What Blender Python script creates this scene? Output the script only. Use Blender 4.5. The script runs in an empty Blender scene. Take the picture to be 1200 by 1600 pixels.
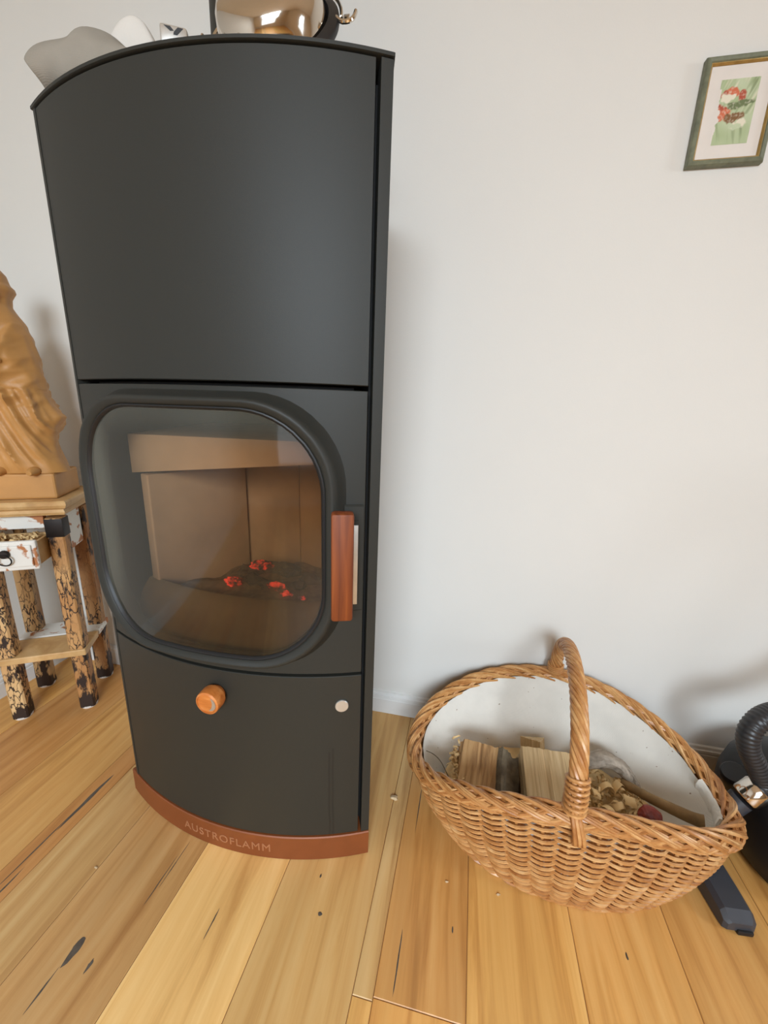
import bpy, bmesh, math, random
from math import sin, cos, pi, radians, sqrt, atan2
from mathutils import Vector, Matrix, noise

C = bpy.context.scene.collection
random.seed(7)

# ------------------------------------------------------------------ camera
cam_d = bpy.data.cameras.new('camera')
cam = bpy.data.objects.new('camera', cam_d); C.objects.link(cam)
cam_d.sensor_fit = 'HORIZONTAL'; cam_d.sensor_width = 36.0; cam_d.lens = 18.0
cam_d.clip_start = 0.02; cam_d.clip_end = 60
# rows: world axes in picture axes (right, down, forward)
RX = Vector((0.98007223, 0.08262551, -0.18064175))
RY = Vector((0.19545284, -0.23883552, 0.95118651))
RZ = Vector((0.03544861, -0.96753843, -0.25022546))
right = Vector((RX[0], RY[0], RZ[0])); down = Vector((RX[1], RY[1], RZ[1])); fwd = Vector((RX[2], RY[2], RZ[2]))
m = Matrix((right, -down, -fwd)).transposed().to_4x4()
m.translation = Vector((0, 0, 1.0))
cam.matrix_world = m
bpy.context.scene.camera = cam

# ------------------------------------------------------------------ world, lights, exposure
vs = bpy.context.scene.view_settings
vs.view_transform = 'Standard'; vs.look = 'None'; vs.gamma = 1.0; vs.use_curve_mapping = False
vs.exposure = 0.0
world = bpy.data.worlds.new('world'); bpy.context.scene.world = world
world.use_nodes = True
world.node_tree.nodes['Background'].inputs[0].default_value = (0.86, 0.93, 1.0, 1)
world.node_tree.nodes['Background'].inputs[1].default_value = 1.0


def area(name, loc, target, sx, sy, energy, color, spread=180):
    l = bpy.data.lights.new(name, 'AREA'); l.shape = 'RECTANGLE'; l.size = sx; l.size_y = sy
    l.energy = energy; l.color = color; l.spread = radians(spread)
    o = bpy.data.objects.new(name, l); C.objects.link(o)
    o.location = loc
    o.rotation_euler = (Vector(target) - Vector(loc)).to_track_quat('-Z', 'Y').to_euler()
    return o


# daylight through the two window openings
area('daylight_side', (2.94, 0.02, 1.50), (0.6, 0.0, 0.0), 0.45, 0.80, 15, (0.80, 0.91, 1.0), 150)
area('daylight_front', (0.3, -2.68, 1.92), (-0.75, 0.9, -0.45), 1.70, 1.10, 55, (0.76, 0.89, 1.0), 100)


# ------------------------------------------------------------------ helpers
def empty(name, loc, label, cat, group=None):
    o = bpy.data.objects.new(name, None); C.objects.link(o)
    o.location = loc; o.empty_display_size = 0.05
    tag(o, label, cat, group)
    return o


def tag(o, label=None, cat=None, group=None, kind=None):
    if label: o['label'] = label
    if cat: o['category'] = cat
    if group: o['group'] = group
    if kind: o['kind'] = kind
    return o


def wloc(o):
    v = Vector((0, 0, 0))
    while o is not None:
        v += o.location; o = o.parent
    return v


def mk(name, verts, faces, mat, parent=None, smooth=True, label=None, angle=40):
    """link one mesh object; verts are world coordinates"""
    org = wloc(parent) if parent else Vector((0, 0, 0))
    me = bpy.data.meshes.new(name)
    me.from_pydata([tuple(Vector(v) - org) for v in verts], [], faces)
    me.update()
    bm = bmesh.new(); bm.from_mesh(me)
    bmesh.ops.recalc_face_normals(bm, faces=bm.faces)
    if smooth:
        for e in bm.edges:
            if len(e.link_faces) == 2 and e.calc_face_angle(0) > radians(angle): e.smooth = False
    bm.to_mesh(me); bm.free()
    for p in me.polygons: p.use_smooth = smooth
    me.materials.append(mat)
    o = bpy.data.objects.new(name, me); C.objects.link(o)
    if parent: o.parent = parent
    if label: o['label'] = label
    return o


class G:
    """collects shapes into one mesh"""
    def __init__(s): s.v = []; s.f = []

    def add(s, v, f):
        n = len(s.v); s.v += [Vector(x) for x in v]; s.f += [tuple(i + n for i in q) for q in f]
        return s

    def box(s, c, size, rot=None, bev=0.0):
        v, f = boxvf(size, bev)
        M = rot if rot is not None else Matrix.Identity(3)
        return s.add([M @ Vector(x) + Vector(c) for x in v], f)

    def tube(s, pts, r, n=8, closed=False, cap=True):
        return s.add(*tubevf(pts, r, n, closed, cap))

    def lathe(s, prof, n=32, o=(0, 0, 0), M=None):
        v, f = lathevf(prof, n)
        M = M if M is not None else Matrix.Identity(3)
        return s.add([M @ Vector(x) + Vector(o) for x in v], f)

    def mk(s, name, mat, parent=None, **k): return mk(name, s.v, s.f, mat, parent, **k)


def boxvf(size, bev=0.0):
    bm = bmesh.new(); bmesh.ops.create_cube(bm, size=1.0)
    for v in bm.verts: v.co = Vector((v.co.x * size[0], v.co.y * size[1], v.co.z * size[2]))
    if bev > 0: bmesh.ops.bevel(bm, geom=bm.edges[:], offset=bev, segments=2, affect='EDGES', profile=0.5)
    bm.verts.index_update()
    v = [x.co.copy() for x in bm.verts]; f = [tuple(y.index for y in x.verts) for x in bm.faces]
    bm.free(); return v, f


def tubevf(pts, r, n=8, closed=False, cap=True):
    pts = [Vector(p) for p in pts]; N = len(pts); V = []; F = []
    rr = r if hasattr(r, '__len__') else [r] * N
    prev = None
    for i, p in enumerate(pts):
        a = pts[(i - 1) % N] if (closed or i > 0) else p
        b = pts[(i + 1) % N] if (closed or i < N - 1) else p
        t = (b - a).normalized()
        if prev is None:
            u = t.orthogonal().normalized()
            if abs(t.z) < 0.95: u = (Vector((0, 0, 1)) - t * t.z).normalized()
        else:
            u = (prev - t * prev.dot(t)).normalized()
        prev = u; w = t.cross(u)
        for k in range(n):
            q = 2 * pi * k / n
            V.append(p + (u * cos(q) + w * sin(q)) * rr[i])
    M = N if closed else N - 1
    for i in range(M):
        for k in range(n):
            a = i * n + k; b = i * n + (k + 1) % n; j = (i + 1) % N
            F.append((a, b, j * n + (k + 1) % n, j * n + k))
    if cap and not closed:
        F.append(tuple(range(n - 1, -1, -1))); F.append(tuple((N - 1) * n + k for k in range(n)))
    return V, F


def lathevf(prof, n):
    V = []; F = []
    for (r, z) in prof:
        for k in range(n): V.append(Vector((r * cos(2 * pi * k / n), r * sin(2 * pi * k / n), z)))
    for i in range(len(prof) - 1):
        for k in range(n):
            F.append((i * n + k, i * n + (k + 1) % n, (i + 1) * n + (k + 1) % n, (i + 1) * n + k))
    if prof[0][0] > 1e-6: F.append(tuple(range(n - 1, -1, -1)))
    if prof[-1][0] > 1e-6: F.append(tuple((len(prof) - 1) * n + k for k in range(n)))
    return V, F


def catmull(P, n=8, closed=False):
    P = [Vector(p) for p in P]; out = []; N = len(P)
    rng = range(N) if closed else range(N - 1)
    for i in rng:
        if closed: p0, p1, p2, p3 = P[(i - 1) % N], P[i], P[(i + 1) % N], P[(i + 2) % N]
        else: p0, p1, p2, p3 = P[max(i - 1, 0)], P[i], P[i + 1], P[min(i + 2, N - 1)]
        for k in range(n):
            t = k / n
            out.append(0.5 * ((2 * p1) + (p2 - p0) * t + (2 * p0 - 5 * p1 + 4 * p2 - p3) * t * t + (3 * p1 - p0 - 3 * p2 + p3) * t ** 3))
    if not closed: out.append(P[-1])
    return out


def rotz(a): return Matrix.Rotation(a, 3, 'Z')


def nz(x, y=0, z=0): return noise.noise(Vector((x, y, z)))


# ------------------------------------------------------------------ materials
def lin(c):
    return tuple((x / 12.92 if x <= 0.04045 else ((x + 0.055) / 1.055) ** 2.4) for x in c)


def srgb(r, g, b): return lin((r / 255, g / 255, b / 255)) + (1,)


class Mat:
    def __init__(s, name, rough=0.5, metal=0.0, spec=0.5):
        s.m = bpy.data.materials.new(name); s.m.use_nodes = True
        s.t = s.m.node_tree; s.b = s.t.nodes['Principled BSDF']
        s.b.inputs['Roughness'].default_value = rough; s.b.inputs['Metallic'].default_value = metal
        s.b.inputs['Specular IOR Level'].default_value = spec

    def n(s, typ, **k):
        x = s.t.nodes.new(typ)
        for a, b in k.items(): setattr(x, a, b)
        return x

    def l(s, a, b): s.t.links.new(a, b)

    def coord(s, scale=(1, 1, 1), rnd=False, rot=(0, 0, 0)):
        tc = s.n('ShaderNodeTexCoord'); mp = s.n('ShaderNodeMapping')
        mp.inputs['Scale'].default_value = scale; mp.inputs['Rotation'].default_value = rot
        s.l(tc.outputs['Object'], mp.inputs[0])
        if rnd:
            oi = s.n('ShaderNodeObjectInfo'); mu = s.n('ShaderNodeMath', operation='MULTIPLY'); mu.inputs[1].default_value = 37.0
            s.l(oi.outputs['Random'], mu.inputs[0])
            cb = s.n('ShaderNodeCombineXYZ')
            for i in range(3): s.l(mu.outputs[0], cb.inputs[i])
            s.l(cb.outputs[0], mp.inputs['Location'])
        return mp.outputs[0]

    def noise(s, co, scale=5, detail=4, rough=0.5, dist=0.0):
        x = s.n('ShaderNodeTexNoise'); x.inputs['Scale'].default_value = scale; x.inputs['Detail'].default_value = detail
        x.inputs['Roughness'].default_value = rough; x.inputs['Distortion'].default_value = dist
        s.l(co, x.inputs['Vector']); return x.outputs['Fac']

    def ramp(s, fac, stops):
        x = s.n('ShaderNodeValToRGB'); e = x.color_ramp.elements
        while len(e) < len(stops): e.new(0.5)
        for i, (p, c) in enumerate(stops):
            e[i].position = p; e[i].color = c if hasattr(c, '__len__') else (c, c, c, 1)
        s.l(fac, x.inputs[0]); return x.outputs['Color']

    def mix(s, fac, a, b, mode='MIX'):
        x = s.n('ShaderNodeMix', data_type='RGBA', blend_type=mode)
        for sock, v in ((x.inputs[0], fac), (x.inputs[6], a), (x.inputs[7], b)):
            if hasattr(v, 'is_linked'): s.l(v, sock)
            else: sock.default_value = v
        return x.outputs[2]

    def col(s, v):
        if hasattr(v, 'is_linked'): s.l(v, s.b.inputs['Base Color'])
        else: s.b.inputs['Base Color'].default_value = v
        return s

    def bump(s, fac, strength=0.3, dist=0.002):
        x = s.n('ShaderNodeBump'); x.inputs['Strength'].default_value = strength; x.inputs['Distance'].default_value = dist
        s.l(fac, x.inputs['Height']); s.l(x.outputs[0], s.b.inputs['Normal']); return s


def plain(name, c, rough=0.5, metal=0.0, var=0.0, scale=30, bump=0.0, spec=0.5, rnd=True, bscale=None):
    M = Mat(name, rough, metal, spec)
    co = M.coord(rnd=rnd)
    f = M.noise(co, scale, 5, 0.55)
    k0 = tuple(x * (1 - var) for x in c[:3]) + (1,); k1 = tuple(min(1, x * (1 + var)) for x in c[:3]) + (1,)
    M.col(M.ramp(f, [(0.3, k0), (0.7, k1)]))
    if bump: M.bump(M.noise(M.coord(), bscale or scale * 4, 3), bump, 0.001)
    return M.m


def wood(name, light, mid, dark, scale=(45, 2.2, 45), rough=0.45, bump=0.12, objcol=False, streak=0.5):
    M = Mat(name, rough)
    co = M.coord(scale, rnd=True)
    g = M.noise(co, 1.0, 7, 0.6, 0.6)
    c = M.ramp(g, [(0.28, dark), (0.5, mid), (0.72, light)])
    co2 = M.coord(tuple(x * 0.22 for x in scale), rnd=True)
    g2 = M.noise(co2, 1.0, 3, 0.5, 1.2)
    c = M.mix(M.ramp(g2, [(0.35, 0.0), (0.7, 0.55)]), c, tuple(x * 0.75 for x in mid[:3]) + (1,))
    co3 = M.coord(tuple(x * 0.5 for x in scale), rnd=True)
    g3 = M.noise(co3, 1.3, 2, 0.4, 0.3)
    st = M.ramp(g3, [(0.70, 0.0), (0.78, streak)])
    c = M.mix(st, c, tuple(x * 0.55 for x in dark[:3]) + (1,))
    if objcol:
        oi = M.n('ShaderNodeObjectInfo')
        c = M.mix(1.0, c, oi.outputs['Color'], 'MULTIPLY')
    M.col(c); M.bump(g, bump, 0.001)
    return M.m


m_wall = plain('wall_paint', srgb(224, 221, 215), 0.9, var=0.012, scale=3, bump=0.12, spec=0.2, rnd=False, bscale=260)
m_white = plain('white_lacquer', srgb(228, 227, 224), 0.45, var=0.02, scale=12, rnd=False)
m_oak = wood('oak_plank', srgb(244, 206, 144), srgb(230, 184, 118), srgb(190, 138, 78), (34, 2.0, 34), 0.40, 0.10, True, 0.5)
m_sub = plain('floor_joint', srgb(120, 84, 50), 0.8, var=0.2)
m_steel_dark = plain('charcoal_stove_paint', srgb(43, 43, 39), 0.52, var=0.05, scale=700, bump=0.10, bscale=900, rnd=False, spec=0.34)
m_black = plain('black_gap', (0.004, 0.004, 0.004, 1), 0.8)
m_glasslip = plain('black_gasket', (0.008, 0.008, 0.009, 1), 0.5)
m_copper = plain('brown_enamel', srgb(128, 68, 32), 0.5, 0.15, var=0.12, scale=9, bump=0.05)
m_letter = plain('brushed_copper', srgb(172, 118, 84), 0.4, 0.3, var=0.1)
m_mahog = wood('red_brown_wood', srgb(150, 78, 30), srgb(124, 58, 18), srgb(88, 36, 10), (90, 90, 5), 0.6, 0.08)
m_knob = wood('orange_wood', srgb(224, 150, 84), srgb(200, 118, 54), srgb(160, 82, 32), (12, 60, 60), 0.32, 0.05)
m_alu = plain('brushed_steel', srgb(205, 204, 200), 0.38, 0.8, var=0.06, scale=60)
m_chrome = plain('polished_steel', srgb(215, 208, 198), 0.10, 1.0, var=0.05, scale=8)
m_fire = plain('firebrick', srgb(172, 136, 100), 0.9, var=0.25, scale=5, bump=0.2, bscale=160)
m_guard = plain('sooty_iron', srgb(108, 84, 50), 0.75, var=0.2, scale=14, bump=0.15)
m_ash = plain('ash', srgb(112, 88, 62), 1.0, var=0.35, scale=60, bump=0.5)


def m_cloth(name, c, var=0.05, sc=900, flecks=False):
    M = Mat(name, 0.95, 0, 0.1)
    co = M.coord()
    w1 = M.n('ShaderNodeTexWave'); w1.inputs['Scale'].default_value = sc / 6; w1.bands_direction = 'X'; M.l(co, w1.inputs[0]); w1.inputs['Distortion'].default_value = 2
    w2 = M.n('ShaderNodeTexWave'); w2.inputs['Scale'].default_value = sc / 6; w2.bands_direction = 'Z'; M.l(co, w2.inputs[0]); w2.inputs['Distortion'].default_value = 2
    mm = M.n('ShaderNodeMath', operation='ADD'); M.l(w1.outputs['Fac'], mm.inputs[0]); M.l(w2.outputs['Fac'], mm.inputs[1])
    f = M.noise(co, 14, 4)
    k0 = tuple(x * (1 - 2 * var) for x in c[:3]) + (1,)
    bc = M.ramp(f, [(0.3, k0), (0.65, c)])
    if flecks: bc = M.mix(M.ramp(M.noise(M.coord((1, 1, 1)), 110, 1), [(0.765, 0.0), (0.785, 0.7)]), bc, srgb(120, 84, 50))
    M.col(bc); M.bump(mm.outputs[0], 0.25, 0.0006)
    return M.m


m_liner = m_cloth('linen_liner', srgb(226, 220, 210), flecks=True)
m_felt = m_cloth('grey_felt', srgb(158, 150, 138), 0.06)
m_felt_light = m_cloth('white_fleece', srgb(228, 222, 214), 0.02)


def glass_mat():
    M = Mat('sooty_glass_with_reflection', 0.06)
    t = M.t; out = t.nodes['Material Output']
    tr = M.n('ShaderNodeBsdfTransparent')
    br = M.n('ShaderNodeAttribute'); br.attribute_name = 'brown'
    M.l(M.mix(br.outputs['Fac'], (0.97, 0.93, 0.88, 1), (0.50, 0.38, 0.26, 1)), tr.inputs[0])
    gl = M.n('ShaderNodeBsdfGlossy'); gl.inputs['Roughness'].default_value = 0.06; gl.inputs[0].default_value = (1, 1, 1, 1)
    fr = M.n('ShaderNodeFresnel'); fr.inputs[0].default_value = 1.5
    mx = M.n('ShaderNodeMixShader'); M.l(fr.outputs[0], mx.inputs[0]); M.l(tr.outputs[0], mx.inputs[1]); M.l(gl.outputs[0], mx.inputs[2])
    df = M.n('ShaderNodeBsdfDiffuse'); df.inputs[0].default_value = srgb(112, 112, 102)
    # room reflection painted as grey haze on the sooty pane, mostly left and top
    at = M.n('ShaderNodeAttribute'); at.attribute_name = 'painted_reflection'
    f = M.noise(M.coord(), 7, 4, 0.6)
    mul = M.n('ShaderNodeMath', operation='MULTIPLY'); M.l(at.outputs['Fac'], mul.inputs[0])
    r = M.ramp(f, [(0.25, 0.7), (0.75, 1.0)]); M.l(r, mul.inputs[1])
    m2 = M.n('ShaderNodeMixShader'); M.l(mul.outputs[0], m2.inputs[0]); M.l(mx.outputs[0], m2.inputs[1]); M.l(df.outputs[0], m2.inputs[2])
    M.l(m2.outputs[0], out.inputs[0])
    return M.m


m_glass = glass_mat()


def wicker_mat():
    M = Mat('peeled_willow', 0.36, 0, 0.5)
    oi = M.n('ShaderNodeObjectInfo')
    co = M.coord((30, 30, 30), rnd=True)
    f = M.noise(co, 1.0, 4, 0.6)
    c = M.ramp(f, [(0.25, srgb(166, 112, 62)), (0.5, srgb(206, 156, 100)), (0.78, srgb(232, 192, 138))])
    tint = M.ramp(oi.outputs['Random'], [(0.0, srgb(214, 190, 168)), (0.5, srgb(240, 226, 210)), (1.0, (1, 1, 1, 1))])
    M.col(M.mix(1.0, c, tint, 'MULTIPLY')); return M.m


m_wick = wicker_mat()


def crackle_mat():
    M = Mat('crackled_paint', 0.6)
    co = M.coord((70, 70, 24), rnd=True)
    wp = M.n('ShaderNodeTexNoise'); wp.inputs['Scale'].default_value = 1.2; wp.inputs['Detail'].default_value = 3; M.l(co, wp.inputs['Vector'])
    add = M.n('ShaderNodeVectorMath', operation='MULTIPLY_ADD'); add.inputs[1].default_value = (1.4, 1.4, 1.4); M.l(wp.outputs['Color'], add.inputs[0]); M.l(co, add.inputs[2])
    v = M.n('ShaderNodeTexVoronoi', feature='DISTANCE_TO_EDGE'); v.inputs['Scale'].default_value = 1.0
    M.l(add.outputs[0], v.inputs['Vector'])
    # chipped areas, more of them towards the worn foot
    tc = M.n('ShaderNodeTexCoord'); sp = M.n('ShaderNodeSeparateXYZ'); M.l(tc.outputs['Object'], sp.inputs[0])
    d = M.noise(M.coord((34, 34, 12), rnd=True), 1.0, 5, 0.6)
    wear = M.ramp(sp.outputs[2], [(0.012, 0.26), (0.06, 0.08), (0.35, 0.0), (0.55, 0.04)])
    sub = M.n('ShaderNodeMath', operation='SUBTRACT'); M.l(d, sub.inputs[0]); M.l(wear, sub.inputs[1])
    chip = M.ramp(sub.outputs[0], [(0.36, 0.0), (0.41, 1.0)])
    line = M.ramp(v.outputs[0], [(0.03, 0.0), (0.09, 1.0)])
    th = M.ramp(M.noise(M.coord((16, 16, 8), rnd=True), 1.0, 2), [(0.42, 0.0), (0.58, 0.85)])
    line = M.mix(th, line, (1, 1, 1, 1))
    mask = M.mix(1.0, line, chip, 'MULTIPLY')
    f = M.noise(M.coord((9, 9, 5), rnd=True), 1, 4)
    cream = M.ramp(f, [(0.35, srgb(186, 136, 84)), (0.6, srgb(222, 186, 136))])
    oi = M.n('ShaderNodeObjectInfo'); cream = M.mix(1.0, cream, oi.outputs['Color'], 'MULTIPLY')
    M.col(M.mix(mask, srgb(46, 32, 26), cream)); M.bump(mask, 0.4, 0.002)
    return M.m


m_crackle = crackle_mat()


def chipped_white():
    M = Mat('chipped_white_paint', 0.55)
    f = M.noise(M.coord((26, 26, 26)), 1, 4, 0.55, 0.4)
    M.col(M.ramp(f, [(0.40, srgb(176, 112, 66)), (0.45, srgb(226, 222, 214))])); return M.m


m_chipped = chipped_white()
m_pine = wood('pale_pine', srgb(226, 190, 138), srgb(208, 166, 110), srgb(182, 134, 80), (14, 14, 14), 0.5, 0.05)
m_carved = plain('carved_limewood', srgb(190, 138, 78), 0.5, var=0.12, scale=9, bump=0.1, bscale=60)
m_split = wood('split_beech', srgb(230, 206, 166), srgb(208, 178, 132), srgb(150, 114, 74), (110, 4, 110), 0.8, 0.9)
m_splitg = wood('split_oak', srgb(216, 182, 132), srgb(184, 142, 94), srgb(120, 84, 52), (90, 7, 90), 0.85, 0.6)
m_bark = plain('grey_bark', srgb(104, 92, 74), 0.95, var=0.5, scale=40, bump=0.9, bscale=90)
m_fur = plain('grey_fibre', srgb(168, 156, 142), 1.0, var=0.35, scale=60, bump=0.6)
m_shav = plain('wood_shavings', srgb(226, 192, 138), 0.8, var=0.18, scale=20)
m_stick = plain('brown_branch', srgb(140, 112, 74), 0.85, var=0.35, scale=26, bump=0.5)
m_red = plain('dark_red_skin', srgb(120, 36, 22), 0.4, var=0.6, scale=30)
m_vac = plain('dark_grey_plastic', srgb(58, 60, 66), 0.42, var=0.06, scale=30)
m_vacb = plain('black_plastic', srgb(20, 20, 22), 0.5, var=0.1, scale=30)
m_hose = plain('black_hose_rubber', srgb(40, 40, 42), 0.38, var=0.08, scale=30)
m_green = plain('green_frame_paint', srgb(112, 116, 94), 0.5, var=0.25, scale=60)
m_gold = plain('gold_frame_edge', srgb(176, 146, 88), 0.4, 0.5, var=0.2, scale=80)
m_mount = plain('white_card', srgb(224, 216, 208), 0.9, var=0.02)
m_iron = plain('black_iron', srgb(40, 34, 32), 0.5, 0.6, var=0.2)
m_pad = plain('white_felt_pad', srgb(220, 212, 204), 0.9, var=0.05)
m_filler = plain('dark_knot_filler', srgb(84, 74, 64), 0.6, var=0.35, scale=70)
m_crumb = plain('bark_crumb', srgb(206, 180, 142), 0.8, var=0.2)
m_char = plain('charcoal_lump', srgb(70, 56, 44), 0.95, var=0.4, scale=50, bump=0.6)


def ember_mat():
    M = Mat('glowing_ember', 0.9)
    f = M.noise(M.coord((60, 60, 60), rnd=True), 1, 4, 0.6)
    M.col(M.ramp(f, [(0.3, srgb(40, 26, 20)), (0.7, srgb(90, 60, 44))]))
    M.l(M.ramp(f, [(0.40, (0.25, 0.005, 0.0, 1)), (0.62, (1.0, 0.05, 0.03, 1))]), M.b.inputs['Emission Color'])
    M.l(M.ramp(f, [(0.40, 0.05), (0.55, 1.0)]), M.b.inputs['Emission Strength'])
    return M.m


m_ember = ember_mat()


def window_glow():
    M = Mat('overcast_sky_pane', 0.5)
    M.col((0.5, 0.55, 0.6, 1)); M.b.inputs['Emission Color'].default_value = (0.85, 0.92, 1, 1); M.b.inputs['Emission Strength'].default_value = 2.0
    return M.m


# ------------------------------------------------------------------ room
X0, X1, Y0, Y1, ZC = -1.491, 3.0, -2.8, 1.107, 2.45


def panel(name, a, b, c, d, th):
    """rectangle a..d thickened along th"""
    th = Vector(th); q = [Vector(x) for x in (a, b, c, d)]
    v = q + [x + th for x in q]
    f = [(0, 1, 2, 3), (7, 6, 5, 4)] + [(i, (i + 1) % 4, 4 + (i + 1) % 4, 4 + i) for i in range(4)]
    o = mk(name, v, f, m_wall, smooth=False); o['kind'] = 'structure'; return o


t = 0.12
panel('wall_back', (X0 - t, Y1, -0.03), (X1 + t, Y1, -0.03), (X1 + t, Y1, ZC), (X0 - t, Y1, ZC), (0, t, 0))
panel('wall_left', (X0, Y0, -0.03), (X0, Y1, -0.03), (X0, Y1, ZC), (X0, Y0, ZC), (-t, 0, 0))
m_wall_keep = m_wall; m_wall = plain('ceiling_paint', srgb(228, 212, 190), 0.9, var=0.02, scale=3)
o = panel('ceiling', (X0 - t, Y0 - t, ZC), (X1 + t, Y0 - t, ZC), (X1 + t, Y1 + t, ZC), (X0 - t, Y1 + t, ZC), (0, 0, t))

m_wall = plain('warm_wall_paint', srgb(222, 200, 170), 0.9, var=0.012, scale=3)


def wall_with_hole(name, P, u0, u1, h0, h1, hz0, hz1, th):
    """P(u, z) -> point; solid wall with a window opening"""
    th = Vector(th); us = [u0, h0, h1, u1]; zs = [-0.03, hz0, hz1, ZC]
    v = []; f = []
    for k in (0, 1):
        for i in range(4):
            for j in range(4): v.append(P(us[i], zs[j]) + th * k)
    id_ = lambda k, i, j: k * 16 + i * 4 + j
    for k in (0, 1):
        for i in range(3):
            for j in range(3):
                if (i, j) != (1, 1): f.append((id_(k, i, j), id_(k, i + 1, j), id_(k, i + 1, j + 1), id_(k, i, j + 1)))
    ring = [(1, 1), (2, 1), (2, 2), (1, 2)]
    for q in range(4):
        a, b = ring[q], ring[(q + 1) % 4]
        f.append((id_(0, *a), id_(0, *b), id_(1, *b), id_(1, *a)))
    o = mk(name, v, f, m_wall, smooth=False); o['kind'] = 'structure'


wall_with_hole('wall_right', lambda u, z: Vector((X1, u, z)), Y0, Y1, -0.28, 0.32, 0.85, 2.15, (t, 0, 0))
wall_with_hole('wall_front', lambda u, z: Vector((u, Y0, z)), X0 - t, X1 + t, -0.6, 1.2, 0.4, 2.3, (0, -t, 0))

m_wall = m_wall_keep


def window(name, P, h0, h1, z0, z1):
    fr = G()
    for (a, b, c, d) in ((h0, h1, z0, z0 + .05), (h0, h1, z1 - .05, z1), (h0, h0 + .05, z0, z1), (h1 - .05, h1, z0, z1), ((h0 + h1) / 2 - .02, (h0 + h1) / 2 + .02, z0, z1)):
        p = P(a, c, 0.05); q = P(b, d, 0.09)
        fr.box((p + q) / 2, [abs(x) for x in (q - p)])
    o = fr.mk(name, m_white, smooth=False); o['kind'] = 'structure'
    p = [P(h0, z0, .1), P(h1, z0, .1), P(h1, z1, .1), P(h0, z1, .1)]
    mk('pane', p, [(0, 1, 2, 3)], m_glow, o, smooth=False)


m_glow = window_glow()
window('window_1', lambda u, z, d: Vector((X1 + d, u, z)), -0.28, 0.32, 0.85, 2.15)
window('window_2', lambda u, z, d: Vector((u, Y0 - d, z)), -0.6, 1.2, 0.4, 2.3)

# skirting boards, profile pushed along the wall
SK = [(0, 0), (0.014, 0), (0.014, 0.052), (0.0115, 0.054), (0.0115, 0.0575), (0.0135, 0.059), (0.0125, 0.066), (0.009, 0.068), (0.007, 0.0755), (0, 0.077)]


def skirting(name, P, a, b):
    v = [P(a, d, z) for d, z in SK] + [P(b, d, z) for d, z in SK]; n = len(SK)
    f = [(i, (i + 1) % n, n + (i + 1) % n, n + i) for i in range(n)] + [tuple(range(n)), tuple(range(2 * n - 1, n - 1, -1))]
    o = mk(name, v, f, m_white, smooth=False); o['kind'] = 'structure'


skirting('baseboard_back', lambda u, d, z: Vector((u, Y1 - d, z + .0005)), X0, X1)
skirting('baseboard_left', lambda u, d, z: Vector((X0 + d, u, z + .0005)), Y0, Y1 - .014)
skirting('baseboard_right', lambda u, d, z: Vector((X1 - d, u, z + .0005)), Y0, Y1 - .014)
skirting('baseboard_front', lambda u, d, z: Vector((u, Y0 + d, z + .0005)), X0 + .014, X1 - .014)

# floor: a sub-floor and its planks, each a part
floor = mk('floor', [(X0 - t, Y0 - t, -0.03), (X1 + t, Y0 - t, -0.03), (X1 + t, Y1 + t, -0.03), (X0 - t, Y1 + t, -0.03),
                     (X0 - t, Y0 - t, -0.0015), (X1 + t, Y0 - t, -0.0015), (X1 + t, Y1 + t, -0.0015), (X0 - t, Y1 + t, -0.0015)],
           [(3, 2, 1, 0), (4, 5, 6, 7), (0, 1, 5, 4), (1, 2, 6, 5), (2, 3, 7, 6), (3, 0, 4, 7)], m_sub, smooth=False)
floor['kind'] = 'structure'
SL = 0.03   # the boards run a touch off square to the back wall
seams = [-1.53, -1.32, -1.10, -0.905, -0.843, -0.708, -0.508, -0.305, -0.103, -0.066, 0.095, 0.302, 0.497, 0.704, 0.905, 1.105, 1.30, 1.50, 1.70, 1.90, 2.10, 2.30, 2.50, 2.70, 2.90, 3.10]
tints = {-1.32: (.74, .58, .46), -1.10: (.80, .69, .56), -0.905: (.66, .50, .40), -0.843: (.74, .71, .70), -0.708: (.70, .63, .60), -0.508: (1.10, 1.07, 1.0), -0.305: (.82, .77, .70),
         -0.103: (.78, .76, .74), -0.066: (.80, .64, .48), 0.095: (1.0, .88, .66), 0.302: (.98, .84, .64), 0.497: (.90, .76, .58), 0.704: (.90, .74, .54)}
joints = {-0.103: [0.432], -0.066: [0.437], -0.305: [-0.9], -0.508: [-0.5], -0.708: [0.12], -0.843: [-0.2]}
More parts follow.
